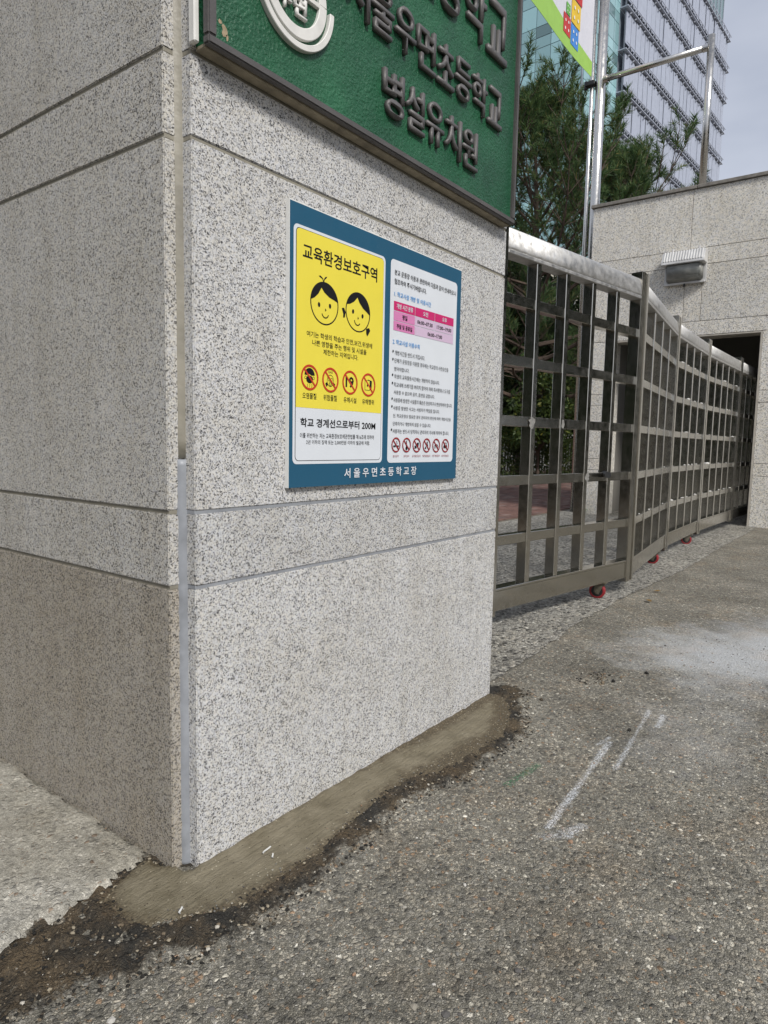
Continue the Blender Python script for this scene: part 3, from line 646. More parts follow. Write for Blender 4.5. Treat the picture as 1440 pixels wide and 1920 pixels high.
# ================================================================== FOLDING STAINLESS GATE
def caster(parent, cx, swivel):
    x = y = 0.0; f = MB()
    f.box(x-.035, x+.035, y-.03, y+.03, .100, .107); f.tube((x, y, .088), (x, y, .1), .022, n=12)
    x = -.022
    for s in (-1, 1):
        f.add([(x-.012, y+s*.021-.002, .09), (x+.040, y+s*.021-.002, .09), (x+.014, y+s*.021-.002, .036), (x-.002, y+s*.021-.002, .030), (x-.018, y+s*.021-.002, .042),
               (x-.012, y+s*.021+.002, .09), (x+.040, y+s*.021+.002, .09), (x+.014, y+s*.021+.002, .036), (x-.002, y+s*.021+.002, .030), (x-.018, y+s*.021+.002, .042)],
              [(0, 1, 2, 3, 4), (9, 8, 7, 6, 5), (0, 5, 6, 1), (1, 6, 7, 2), (2, 7, 8, 3), (3, 8, 9, 4), (4, 9, 5, 0)])
    f.box(x-.012, x+.042, -.023, .023, .086, .092)
    f.tube((x, y-.029, .048), (x, y+.029, .048), .009, n=8)
    f.box(x-.010, x+.014, -.0225, -.0185, .03, .088)
    fo = f.build('caster', M_zinc, parent); fo.location = (cx, 0, 0); fo.scale = (1.07, 1.07, 1.07); fo.rotation_euler[2] = R(swivel)
    w = MB(); n = 28; prof = [(-.016, .020), (-.016, .041), (-.012, .0485), (.012, .0485), (.016, .041), (.016, .020)]
    vs = [(x+math.cos(6.2832*i/n)*r, y+q, .0490+math.sin(6.2832*i/n)*r) for i in range(n) for q, r in prof]; k = len(prof)
    w.add(vs, [(i*k+j, i*k+(j+1) % k, ((i+1) % n)*k+(j+1) % k, ((i+1) % n)*k+j) for i in range(n) for j in range(k)])
    w.build('wheel', M_red, fo)
    h = MB(); h.tube((x, y-.0165, .0490), (x, y+.0165, .0490), .035, n=22); h.build('hub', M_blackrub, fo)
    return fo
RAILZ = (1.755, 1.445, 1.130, .812, .493)
def top_profile():
    return [(-.034, 1.992)]+[(-.040*math.cos(R(a))**.8 if a < 90 else .040*abs(math.cos(R(a)))**.8, 2.005+.108*math.sin(R(a))) for a in range(0, 181, 12)]+[(.034, 1.992)]
def leaf(P, Q, nb, label, ca=None, post0=True, post1=True, bolt=False, gap=.010):
    P = Vector((*P, 0)); Q = Vector((*Q, 0)); d = Q-P; Ln = d.length; rz = math.atan2(d.y, d.x)
    t = thing('gate_leaf', label, 'gate', P, rz, 'leaves of the folding steel gate')
    x0, x1 = gap, Ln-gap; sw = .058
    MB().extrude(top_profile(), lambda s, p, q: (s, p, q), x0+sw, x1-sw).build('top_rail', M_steel_top, t, smooth=True)
    MB().box(x0+sw, x1-sw, -.042, .042, 1.972, 1.9915).build('rail_lip', M_steel_top, t, bevel=.003)
    MB().box(x0+sw, x1-sw, -.032, .032, .112, .222).build('bottom_rail', M_steel, t, bevel=.003)
    MB().box(x0+sw, x1-sw, -.036, .036, .2225, .236).build('rail_lip', M_steel, t, bevel=.002)
    xs = [x0+sw+(x1-x0-2*sw)*(i+1)/(nb+1) for i in range(nb)]
    for z in RAILZ: MB().box(x0+sw, x1-sw, -.027, .027, z-.027, z+.027).build('rail', M_steel, t, bevel=.002)
    bm = None
    for x in xs:
        if bm is None:
            bm = MB().box(-.021, .021, -.0325, .0325, .2362, 1.9718).build('bar', M_steel, t, bevel=.003); bm.location = (x, 0, 0)
        else: link('bar', bm.data, None, t, (x, 0, 0))
    for x, has in ((x0, post0), (x1-sw, post1)):
        if has: MB().box(x, x+sw, -.040, .040, .085, 2.150).build('stile', M_steel, t, bevel=.004, seg=2)
    h = MB()
    for z in (.35, 1.25, 1.85): h.tube((Ln-.004, .045, z-.05), (Ln-.004, .045, z+.05), .011, n=10)
    h.build('hinge', M_steel, t)
    if ca is not None: caster(t, ca, 0)
    return t, Ln
G = [(2.235, .462), (3.815, .206), (5.47, .400), (6.945, .447), (8.66, .421), (10.02, .376)]
l1, n1 = leaf(G[0], G[1], 4, 'steel gate leaf nearest the foreground pillar, seen wide, with a black bolt handle', None, True)
caster(l1, 1.275, -74)
k = MB(); k.tube((1.30, .055, .10), (1.30, .055, .83), .012, n=10); k.build('bolt_rod', M_steel, l1)
k = MB(); k.tube((1.30, .055, .83), (1.125, -.085, .828), .020, n=16); k.tube((1.30, .05, .79), (1.30, .05, .85), .026, n=12); k.build('bolt_handle', M_blackrub, l1)
M_tape = plain('tape_residue', (.24, .235, .22), .35, var=.35, nscale=60)
for (x, z, w, h) in ((.348, 1.13, .07, .085), (.965, .812, .055, .07), (.66, 1.13, .035, .07)):
    p = [(x+w/2*math.cos(R(a))*random.uniform(.55, 1.1), z+h/2*math.sin(R(a))*random.uniform(.55, 1.1)) for a in range(0, 360, 24)]
    MB().flat(p, -.0332).build('tape_patch', M_tape, l1, recalc=False)
l2, n2 = leaf(G[1], G[2], 3, 'second steel gate leaf from the foreground pillar, angled steeply away'); caster(l2, n2-.32, -92)
l3, n3 = leaf(G[2], G[3], 3, 'middle leaf of the folding steel gate, third from the foreground pillar'); caster(l3, n3-.28, -70)
l4, n4 = leaf(G[3], G[4], 4, 'fourth steel gate leaf, just outside the dark wall opening')
l5, n5 = leaf(G[4], G[5], 3, 'farthest steel gate leaf reaching into the dark wall opening')
l0, n0 = leaf((1.50, .66), G[0], 2, 'short steel gate leaf hidden behind the foreground pillar')
# white scraps of fluff caught on the rails of the far leaves
P = []
for (lf, ln) in ((l2, n2), (l3, n3), (l4, n4), (l5, n5)):
    c, s = math.cos(lf.rotation_euler[2]), math.sin(lf.rotation_euler[2])
    for z in RAILZ:
        for q in range(7 if lf in (l3, l4) else 3):
            u = random.uniform(.1, ln-.1); P.append((lf.location.x+c*u+s*.02, lf.location.y+s*u-c*.012, z+.027, random.choice((.008, .012, .016, .022)) if lf in (l3, l4) else .008))
pebbles('fluff_scraps', P, plain('white_fluff', (.50, .49, .46), .9), 9)

# ================================================================== GATEHOUSE WALL OPPOSITE
WX = 8.99; WZ = 4.44; DY0, DY1, DZ = .232, 2.155, 2.515
WY0, WY1, WXB = -3.2, 2.515, 12.2
house = thing('gatehouse', 'pale granite gatehouse wall with dark doorway beyond the gate', 'building', (WX, 0, 0))
def HB(x0, x1, y0, y1, z0, z1): return MB().box(x0-WX, x1-WX, y0, y1, z0, z1)
ti = .04   # slab thickness in front of the core
# core walls round a real room
HB(WX+ti, WX+.34, WY0+.02, DY0-.03, -.05, WZ-.06).build('wall_core', M_core, house)
HB(WX+ti, WX+.34, DY1+.03, WY1-.045, -.05, WZ-.06).build('wall_core', M_core, house)
HB(WX+ti, WX+.34, DY0-.0295, DY1+.0295, DZ+.03, WZ-.06).build('wall_core', M_core, house)
HB(WX+.341, WXB, WY1-.30, WY1-.045, -.05, WZ-.06).build('wall_core', M_core, house)
HB(WX+.341, WXB, WY0+.02, WY0+.3, -.05, WZ-.06).build('wall_core', M_core, house)
HB(WXB-.25, WXB-.001, WY0+.301, WY1-.301, -.05, WZ-.06).build('wall_core', M_core, house)
HB(WX+.01, WXB+.02, WY0+.01, WY1-.01, WZ-.059, WZ-.02).build('roof', M_core, house)
M_cap = plain('dark_coping', (.20, .185, .165), .8, var=.3, nscale=20)
y = WY0
while y < WY1-.1:
    y2 = min(y+1.44, WY1+.03); HB(WX-.03, WX+.40, y+.003, y2-.003, WZ-.019, WZ+.025).build('coping_stone', M_cap, house, bevel=.004); y = y2
WJ = [-.02, .665, .828, 1.61, 1.765, DZ, 2.70, 3.435, 3.65, WZ-.021]
for i in range(len(WJ)-1):
    z0, z1 = WJ[i]+(.003 if i else 0), WJ[i+1]-.003
    cuts = {0: [-1.3], 2: [-1.3], 4: [-1.2], 6: [1.21, .99, -.3], 8: [1.165, -.3]}.get(i, [-.6 if i % 2 else -1.2])
    ys = sorted([WY0]+([c for c in cuts])+[WY1])
    for a, b_ in zip(ys, ys[1:]):
        segs = [(a, b_)]
        if i < 5:
            segs = []
            if a < DY0: segs.append((a, min(b_, DY0)))
            if b_ > DY1: segs.append((max(a, DY1), b_))
        for (p, q) in segs:
            if q-p < .03: continue
            HB(WX, WX+ti-.002, p+.0025, q-.0025, z0, z1).build('granite_slab', M_gran_far, house, bevel=.003)
    HB(WX+ti, WXB, WY1-.044, WY1, z0, z1).build('granite_slab', M_gran_far, house, bevel=.003)
# door reveals and lintel
M_jamb = plain('grey_jamb_trim', (.42, .39, .34), .6, var=.15, nscale=12)
HB(WX+.0405, WX+.40, DY1-.002, DY1+.029, 0, DZ).build('door_reveal', M_gran_far, house)
HB(WX+.0405, WX+.40, DY0-.029, DY0+.002, 0, DZ).build('door_reveal', M_gran_far, house)
HB(WX+.0405, WX+.40, DY0+.003, DY1-.003, DZ-.004, DZ+.0295).build('door_lintel', M_jamb, house)
HB(WX-.004, WX+.08, DY0, DY0+.022, 0, DZ-.022).build('door_trim', M_jamb, house, bevel=.003)
HB(WX-.004, WX+.08, DY0, DY1, DZ-.0215, DZ-.0045).build('door_trim', M_jamb, house, bevel=.003)

# wall lamp
lamp = thing('wall_lamp', 'grey wall pack lamp with ribbed hood on the gatehouse wall', 'lamp', (WX, 1.20, 3.40))
lx = -1  # lamp grows toward -X
M_lampm = plain('lamp_aluminium', (.60, .595, .585), .5, .2, var=.15); M_lens = NT('dusty_lens', (.16, .165, .155), .3, spec=.4)
v = M_lens.coords(False); M_lens.color(M_lens.mix(M_lens.ramp(M_lens.noise(v, 9, 4), [(.35, 0), (.7, 1)]), (.17, .178, .172), (.32, .32, .295))); M_lens = M_lens.m
MB().box(-.045, -.001, -.265, .265, -.205, .215).build('back_plate', M_lampm, lamp, bevel=.012, seg=2)
hood = [(-.046, .212), (-.165, .205), (-.232, .062), (-.236, .030), (-.046, .030)]
MB().extrude(hood, lambda s, p, q: (p, s, q), -.268, .268).build('hood', M_lampm, lamp, bevel=.006, seg=2)
r_ = None
for i in range(15):
    yy = -.235+i*.47/14
    if r_ is None:
        r_ = MB().extrude([(-.166, .2055), (-.231, .066), (-.239, .070), (-.174, .2095)], lambda s, p, q: (p, s, q), -.009, .009).build('hood_rib', M_lampm, lamp, bevel=.003); r_.location = (0, yy, 0)
    else: link('hood_rib', r_.data, None, lamp, (0, yy, 0))
lens = MB(); a = [(-.046, -.235, .029), (-.046, .235, .029), (-.046, .235, -.185), (-.046, -.235, -.185), (-.210, -.215, .029), (-.210, .215, .029), (-.175, .20, -.13), (-.175, -.20, -.13)]
lens.add(a, [(0, 1, 2, 3), (4, 7, 6, 5), (0, 4, 5, 1), (3, 2, 6, 7), (0, 3, 7, 4), (1, 5, 6, 2)]); lens.build('lens', M_lens, lamp, bevel=.018, seg=3, smooth=True)
MB().box(-.06, -.0455, -.25, .25, -.205, -.176).build('lens_rim', M_lampm, lamp, bevel=.004)
for yy in (-.17, .16):
    k = MB(); k.tube((-.09, yy, .19), (-.09, yy, .255), .012, n=8); k.tube((-.09, yy, .255), (-.04, yy, .256), .012, n=8); k.build('mounting_pin', M_lampm, lamp)
MB().tube((-.05, 0, -.20), (-.05, 0, -.24), .014, n=8).build('latch', M_blackrub, lamp)

# banner pole, rod, cross pipe and upright
pole = thing('banner_pole', 'tall bright stainless banner pole at the left end of the gatehouse', 'pole', (9.14, 2.565, 0))
k = MB(); k.tube((0, -.005, 0), (0, -.005, 9.0), .068, n=28); k.build('pole_tube', M_pipe, pole, smooth=True)
k = MB(); k.tube((-.02, .115, 0), (-.02, .115, 9.0), .028, n=12); k.build('banner_rod', M_pipe, pole, smooth=True)
k = MB(); k.box(-.08, .02, .06, .20, 6.19, 6.25); k.tube((-.03, .20, 6.16), (-.03, .20, 6.27), .03, n=10); k.build('rod_clamp', M_blackrub, pole, bevel=.006)
frame = thing('pipe_frame', 'stainless pipe frame standing on top of the gatehouse wall', 'frame', (9.09, 1.088, WZ+.025))
k = MB(); k.tube((0, 0, 0), (0, .002, 1.89), .046, n=18); k.build('upright', M_pipe, frame, smooth=True)
k = MB(); k.tube((0, .04, 1.755), (0, 1.405, 1.755), .040, n=18); k.build('cross_pipe', M_pipe, frame, smooth=True)
k = MB(); k.tube((0, .03, 1.755), (0, .10, 1.755), .045, n=18); k.build('pipe_collar', M_pipe, frame)
k = MB(); k.tube((0, 1.35, 1.755), (0, 1.408, 1.755), .052, n=18); k.build('pipe_collar', M_pipe, frame)
# banner hanging on the rod, running toward the road
banner = thing('banner', 'white and lime green banner with drawn coloured blocks hanging from the tall pole', 'banner', (9.02, 2.66, 6.27))
M_bw = plain('banner_white', (.62, .62, .68), .6, var=.04); M_bg = plain('banner_green', (.30, .52, .09), .6, var=.06)
BW, BH = 3.0, 2.6
def bant(name, pts, m, off):   # pts (u toward -X, v up)
    o = MB().add([(-u, -off+.0*u, v) for u, v in pts], [tuple(range(len(pts)))]).build(name, m, banner, recalc=False)
    md = o.modifiers.new('thick', 'SOLIDIFY'); md.thickness = .002; return o
def wavy(name, u0, u1, v0fn, v1fn, m, off, n=30):
    mb = MB(); vs = []
    for i in range(n+1):
        u = u0+(u1-u0)*i/n; w = .02*math.sin(u*2.2)-off
        vs += [(-u, w, v0fn(u)), (-u, w, v1fn(u))]
    mb.add(vs, [(2*i, 2*i+2, 2*i+3, 2*i+1) for i in range(n)]); return mb.build(name, m, banner, smooth=True, recalc=False)
edge = lambda u: .20+.055*u+.05*math.sin(u*1.1)
wavy('banner_cloth', 0, BW, lambda u: .0, lambda u: BH, M_bw, 0)
wavy('green_border', .0, BW, lambda u: 0.0, edge, M_bg, .004)
M_c = {k_: plain('banner_ink_'+k_, c_, .6, var=.1) for k_, c_ in dict(red=(.50, .03, .03), yellow=(.72, .48, .03), blue=(.05, .22, .60), green=(.12, .38, .06), orange=(.55, .22, .05), dot=(.75, .75, .72)).items()}
def block(u, v, s, c):
    wavy('drawn_block', u, u+s, lambda q: v, lambda q: v+s, M_c[c], .008, 3)
    for a, b2 in ((.28, .3), (.7, .68), (.3, .72), (.72, .26)):
        mb = MB(); mb.disc(-(u+a*s), v+b2*s, s*.07, s*.08, -.012+.02*math.sin(u*2.2), n=10); mb.build('drawn_dot', M_c['dot'], banner, recalc=False)
block(.50, .12, .26, 'blue'); block(.78, .16, .24, 'red'); block(.46, .40, .30, 'yellow'); block(.42, .72, .30, 'red'); block(.80, .42, .14, 'green')

# ================================================================== BEHIND THE GATE
# brick paving of the school yard, laid in the strip seen through the gate
M_brick = island_mat('paving_brick_tones', [(0, (.105, .06, .05)), (.2, (.14, .076, .062)), (.45, (.16, .092, .076)), (.7, (.125, .085, .075)), (.86, (.19, .13, .11))])
def brick_mat():
    g = NT('paving_brick', rough=.85, spec=.25); oi = g.n('ShaderNodeObjectInfo'); v = g.coords(True)
    c = g.ramp(oi.outputs['Random'], [(0, (.10, .058, .05)), (.3, (.135, .075, .062)), (.6, (.16, .092, .076)), (.85, (.125, .088, .078)), (1, (.20, .14, .12))])
    c = g.mix(1.0, c, g.ramp(g.noise(v, 14, 4), [(.3, (.75, .75, .75)), (.7, (1.2, 1.2, 1.2))]), 'MULTIPLY'); g.color(c)
    g.bump(g.noise(v, 130, 3), .5, .003); return g.m
M_brick1 = brick_mat()
M_joint = plain('sand_joint', (.13, .10, .075), .95, var=.3, nscale=12)
yard = kind(MB().add([(-6, 2.84, .002), (24, 2.84, .002), (30, 8, .002), (8, 14, .002), (-6, 14, .002)], [(0, 1, 2, 3, 4)]).build('brick_paving', M_joint, recalc=False), 'structure')
kd = Vector((.976, -.218, 0)); ka = Vector((15.0, 7.25, 0))
def front_of_kerb(x, y): return (Vector((x, y, 0))-ka).cross(kd).z > .05
cells = []
row = 0; y = 2.90
while y < 9.5:
    x = 1.0+(.105 if row % 2 else 0)
    while x < 22:
        az = math.degrees(math.atan2(y-CAM.y, x-CAM.x))
        if 17.5 < az < 30 and front_of_kerb(x+.1, y+.05): cells.append((math.hypot(x-CAM.x, y-CAM.y), x, y))
        x += .21
    y += .105; row += 1
cells.sort()
bm0 = MB().box(0, .202, 0, .098, -.02, .012).build('brick', M_brick1, yard, bevel=.004); 
for i, (d, x, y) in enumerate(cells[:280]):
    o = bm0 if i == 0 else link('brick', bm0.data, None, yard)
    o.location = (x, y, random.uniform(-.002, .002)); o.rotation_euler[2] = random.uniform(-.01, .01)
mb = MB()
for d, x, y in cells[280:]:
    z = .012+random.uniform(-.002, .002); mb.add([(x, y, z), (x+.202, y, z), (x+.202, y+.098, z), (x, y+.098, z)], [(0, 1, 2, 3)])
kind(mb.build('far_bricks', M_brick, yard, recalc=False), 'stuff')
# kerb of separate stones, soil bed behind it
M_kerb = granite('kerb_granite', (.36, .345, .31), (.22, .21, .195), (.10, .095, .09), cell=60, bumpd=.006)
kerb = kind(thing('kerb', '', ''), 'structure'); del kerb['label']; del kerb['category']; kerb.location = ka; kerb.rotation_euler[2] = math.atan2(kd.y, kd.x)
ks = MB().box(0, .985, 0, .15, -.05, .16).build('kerb_stone', M_kerb, kerb, bevel=.012, seg=2)
for i in range(14):
    o = ks if i == 0 else link('kerb_stone', ks.data, None, kerb)
    o.location = (-5+i, 0, random.uniform(-.006, .006))
def kpt(u, w, z=0): return ka+kd*u+Vector((.218, .976, 0))*w+Vector((0, 0, z))
kind(MB().add([kpt(-9, .14, .10), kpt(14, .14, .10), kpt(30, 40, .10), kpt(-30, 40, .10)], [(0, 1, 2, 3)]).build('planting_bed', plain('bark_soil', (.09, .06, .04), .95, var=.4, nscale=6, bump=.01, bscale=30), recalc=False), 'structure')

# ---- foliage tools
def leaf_material(name, stops, trans=.25, rough=.55):
    g = NT(name, rough=rough, spec=.3); ge = g.n('ShaderNodeNewGeometry')
    g.color(g.ramp(ge.outputs['Random Per Island'], stops))
    tr = g.n('ShaderNodeBsdfTranslucent'); g.link(g.b.inputs['Base Color'].links[0].from_socket, tr.inputs['Color'])
    ms = g.n('ShaderNodeMixShader', {0: trans, 1: g.b.outputs[0], 2: tr.outputs[0]})
    g.link(ms.outputs[0], g.t.nodes['Material Output'].inputs['Surface']); return g.m
def tris_mesh(name, V, mat, parent, per=3):
    m = bpy.data.meshes.new(name); n = len(V)//per
    m.vertices.add(len(V)); m.vertices.foreach_set('co', np.asarray(V, float).ravel())
    m.loops.add(n*per); m.loops.foreach_set('vertex_index', np.arange(n*per)); m.polygons.add(n)
    m.polygons.foreach_set('loop_start', np.arange(n)*per); m.polygons.foreach_set('loop_total', np.full(n, per)); m.update(calc_edges=True)
    return link(name, m, mat, parent)
def leaf_cloud(centres, radii, count, size, r):
    """quads shaped as pointed leaves spread through several clumps, denser towards the clump surface"""
    k = r.integers(0, len(centres), count); d = r.normal(size=(count, 3)); d /= np.linalg.norm(d, axis=1)[:, None]
    rad = radii[k]*(.45+.6*r.random((count, 1))**.6)
    P = centres[k]+d*rad
    a = r.normal(size=(count, 3)); a /= np.linalg.norm(a, axis=1)[:, None]; b = np.cross(a, r.normal(size=(count, 3))); b /= np.linalg.norm(b, axis=1)[:, None]
    s = size*(.6+.8*r.random((count, 1)))
    return np.stack([P-a*s, P+b*s*.45, P+a*s, P-b*s*.45], 1).reshape(-1, 3)
M_bark = plain('pine_bark', (.085, .06, .045), .9, var=.4, nscale=9, bump=.02, bscale=14)
M_pine = leaf_material('pine_needles', [(0, (.038, .076, .030)), (.35, (.066, .124, .046)), (.7, (.10, .17, .058)), (.92, (.14, .185, .058)), (1, (.25, .19, .06))], .34)
M_leaf = leaf_material('shrub_leaves', [(0, (.022, .042, .012)), (.5, (.045, .075, .018)), (.9, (.085, .115, .025)), (1, (.16, .15, .03))])
M_dleaf = leaf_material('dark_leaves', [(0, (.012, .024, .009)), (.5, (.024, .044, .014)), (1, (.045, .065, .018))])
M_hedge = leaf_material('hedge_leaves', [(0, (.02, .035, .010)), (.6, (.038, .060, .015)), (1, (.075, .085, .022))])

def pine(name, label, loc, H, seed, nlimb=46, spread=3.6, z_low=1.8, needle=.15, dens=30, sector=None):
    r = np.random.default_rng(seed); t = thing(name, label, 'tree', loc, 0, None)
    wood = MB(); tufts_p = []; tufts_d = []
    lean = np.array([r.uniform(-.5, .5), r.uniform(-.5, .5)])
    def trunk_at(z): q = z/H; return np.array([lean[0]*q+.25*math.sin(q*5), lean[1]*q+.2*math.cos(q*4)-.2, z])
    prev = trunk_at(0)
    for i in range(1, 15):
        z = H*i/14*.97; p = trunk_at(z); wood.tube(prev, p, .20*(1-(i-1)/15)+.015, .20*(1-i/15)+.015, 9, False); prev = p
    limbs = MB()
    def shoot(p, d, L):
        d = d/np.linalg.norm(d); e = p+d*L
        tufts_p.append((p, e)); tufts_d.append(d)
    for i in range(nlimb):
        q = (i+.5)/nlimb; z = z_low+(H*.985-z_low)*q
        az = i*2.39996+r.uniform(-.3, .3)
        Lm = spread*(1-q**2.2)*(.75+.45*r.random())+.45
        el = R(8+50*q+r.uniform(-10, 10)); a = trunk_at(z); n = 7; pts = [a]
        for s in range(1, n+1):
            u = s/n; ee = el+R(28)*u*u
            h = np.array([math.cos(az+.25*math.sin(u*4+i)), math.sin(az+.25*math.sin(u*4+i)), 0])
            pts.append(pts[-1]+(h*math.cos(ee)+np.array([0, 0, math.sin(ee)-.10*(1-q)]))*Lm/n)
        for s in range(n): limbs.tube(pts[s], pts[s+1], .05*(1-s/n)*(Lm/spread)+.012, .05*(1-(s+1)/n)*(Lm/spread)+.010, 5, False)
        for s in range(2, n+1):
            f = (pts[s]-pts[s-1]); f /= np.linalg.norm(f); nt = 3 if s < n else 4
            for w in range(nt):
                sd = np.cross(f, [0, 0, 1.0]); sd /= np.linalg.norm(sd)+1e-9; sg = -1 if w % 2 else 1
                dd = f*.75+sd*sg*(.8 if s < n else .45)+np.array([0, 0, r.uniform(.0, .6)])+r.normal(size=3)*.15; dd /= np.linalg.norm(dd)
                Lt = Lm*(.16+.20*r.random())*(1.15-s/n*.5)+.12; b0 = pts[s]; mid = b0+dd*Lt*.6; e2 = dd+np.array([0, 0, .45]); end = mid+e2/np.linalg.norm(e2)*Lt*.4
                limbs.tube(b0, mid, .012, .009, 4, False); limbs.tube(mid, end, .009, .006, 4, False)
                for m_ in range(3):
                    u = .30+.70*(m_+1)/3; bp = b0+(end-b0)*u
                    dv = dd*.7+np.array([0, 0, .55])+r.normal(size=3)*.45
                    shoot(bp, dv, .22+.24*r.random())
    for k in range(10): # leading shoots at the top
        p = trunk_at(H*.97); shoot(p, np.array([r.normal()*.35, r.normal()*.35, 1.0]), .4+.5*r.random())
    P0 = np.array([p for p, e in tufts_p]); P1 = np.array([e for p, e in tufts_p]); D = np.array(tufts_d); S = len(D)
    for p, e in tufts_p[::1]: limbs.tube(p, e, .006, .004, 3, False)
    K = dens; I = np.repeat(np.arange(S), K); u = r.random((S*K, 1))**.7
    base = P0[I]+(P1[I]-P0[I])*u; rn = r.normal(size=(S*K, 3)); rn -= (rn*D[I]).sum(1)[:, None]*D[I]; rn /= np.linalg.norm(rn, axis=1)[:, None]
    nd = D[I]*(.55+.5*r.random((S*K, 1)))+rn*.75; nd /= np.linalg.norm(nd, axis=1)[:, None]
    sd = np.cross(nd, r.normal(size=(S*K, 3))); sd /= np.linalg.norm(sd, axis=1)[:, None]
    ln = needle*(.7+.5*r.random((S*K, 1))); w = .0095
    V = np.stack([base-sd*w, base+sd*w, base+nd*ln], 1).reshape(-1, 3)
    wood.build('trunk', M_bark, t, smooth=True, recalc=False); limbs.build('limbs', M_bark, t, recalc=False)
    tris_mesh('crown', V, M_pine, t); return t, S*K
def at(az, d): return (CAM.x+d*math.cos(R(az)), CAM.y+d*math.sin(R(az)), 0)
t, n_ = pine('pine_tree', 'tall green pine tree rising between the green sign and the banner pole', at(25.6, 20.5), 9.7, 11, 42, 4.4, 2.0, .21, 44)
t, n_ = pine('pine_tree', 'lower dark pine tree standing behind the gate left of the gatehouse', at(19.3, 24.0), 9.9, 23, 38, 3.5, 1.2, .22, 40)
def broad(name, label, loc, H, rad, seed, count, mat, size=.09, zlow=.6, group=None):
    r = np.random.default_rng(seed); t = thing(name, label, 'tree' if 'tree' in name else 'shrub', loc, 0, group)
    n = 42; a = r.random(n)*6.283; zz = zlow+(H-zlow)*r.random(n); pr = rad*np.sqrt(np.clip(1-((zz-(H+zlow)/2)/((H-zlow)/2+.2))**2, .08, 1))*np.sqrt(r.random(n))
    c = np.stack([np.cos(a)*pr, np.sin(a)*pr, zz], 1); rr = (rad*.22+rad*.2*r.random((n, 1)))
    w = MB(); w.tube((0, 0, 0), (0.05, 0, H*.55), .05*H/3, .02*H/3, 8, False)
    for i in range(0, n, 2): w.tube((0.02, 0, min(H*.5, c[i][2]*.6)), c[i], .018*H/3, .008, 5, False)
    w.build('trunk', M_bark, t, recalc=False)
    tris_mesh('crown', leaf_cloud(c, rr, count, size, r), mat, t, 4); return t
broad('evergreen_tree', 'dense dark evergreen tree behind the pine, left part of the gate view', at(29.5, 27), 8.5, 3.6, 31, 26000, M_dleaf, .12)
broad('evergreen_tree', 'dense dark evergreen tree behind the pine, middle of the gate view', at(24.6, 29), 7.2, 3.4, 32, 26000, M_dleaf, .12)
broad('evergreen_tree', 'dense dark evergreen tree behind the pine beside the gatehouse corner', at(19.6, 31), 7.6, 3.4, 33, 24000, M_dleaf, .12)
broad('yellow_green_shrub', 'yellow green leafy shrub above the hedge seen through the gate', at(24.2, 20.0), 3.0, 1.0, 34, 7000, M_leaf, .07, .9)
# trees that stand out of the frame, across the road and behind the pillar; the steel mirrors them
tA = broad('street_tree', 'leafy street tree across the road, out of the frame', (14.5, -9.0, 0), 8.5, 3.6, 41, 16000, M_dleaf, .16, 1.0, 'trees across the road')
for x, y, a in ((20.5, -11, 1), (9.0, -10.5, 2), (27, -11.5, 3), (34, -9.5, 4)):
    t = tA.copy(); C.objects.link(t); t.location = (x, y, 0); t.rotation_euler[2] = a
    t['label'] = 'leafy street tree across the road out of the frame, '+('second', 'nearest the camera', 'fourth', 'farthest')[a-1]+' of the row'
    for ch in tA.children: c_ = ch.copy(); C.objects.link(c_); c_.parent = t
tB = broad('yard_tree', 'leafy yard tree hidden behind the pillar', (-2.5, 5.0, 0), 6.5, 2.6, 42, 12000, M_dleaf, .14, .3, 'trees behind the pillar')
for x, y, a in ((-4.6, 3.4, 1), (.8, 7.6, 2), (-8.8, 4.2, 3)):
    t = tB.copy(); C.objects.link(t); t.location = (x, y, 0); t.rotation_euler[2] = a
    t['label'] = 'leafy yard tree hidden behind the pillar, '+('third', 'nearest the gate', 'farthest')[a-1]+' of the four'
    for ch in tB.children: c_ = ch.copy(); C.objects.link(c_); c_.parent = t
# clipped hedge behind the kerb
hd = thing('hedge', 'low clipped dark green hedge behind the kerb seen through the gate', 'hedge', kpt(0, 1.1), math.atan2(kd.y, kd.x))
r = np.random.default_rng(5); n = 15000
q = np.column_stack([r.uniform(-4.5, 7, n), r.uniform(-.4, .4, n), r.uniform(.12, 1.2, n)]); side = r.random(n)
q[side < .45, 1] = -.4+r.normal(size=(side < .45).sum())*.03; q[side > .7, 2] = 1.2+r.normal(size=(side > .7).sum())*.035
q[:, 1] += .05*np.sin(q[:, 0]*3); q[:, 2] += .04*np.sin(q[:, 0]*2.3)
a = r.normal(size=(n, 3)); a /= np.linalg.norm(a, axis=1)[:, None]; b_ = np.cross(a, r.normal(size=(n, 3))); b_ /= np.linalg.norm(b_, axis=1)[:, None]; s_ = .045*(.6+.8*r.random((n, 1)))
tris_mesh('foliage', np.stack([q-a*s_, q+b_*s_*.5, q+a*s_, q-b_*s_*.5], 1).reshape(-1, 3), M_hedge, hd, 4)
k = MB()
for i in range(24): u = -4.4+i*.49; k.tube((u, random.uniform(-.2, .2), .05), (u+.05, random.uniform(-.2, .2), .9), .015, .008, 5, False)
kind(k.build('stems', M_bark, hd, recalc=False), 'stuff')
# pale metal fence behind the hedge
fn = thing('yard_fence', 'pale metal picket fence behind the hedge seen through the gate', 'fence', kpt(0, 3.2), math.atan2(kd.y, kd.x))
M_fence = plain('fence_paint', (.50, .50, .48), .5)
pk = MB().box(-.015, .015, -.015, .015, .1, 1.55).build('picket', M_fence, fn); pk.location.x = -6
for i in range(1, 90): link('picket', pk.data, None, fn, (-6+i*.16, 0, 0))
for z in (.3, 1.4): MB().box(-6.1, 8.4, -.022, .022, z, z+.05).build('fence_rail', M_fence, fn)
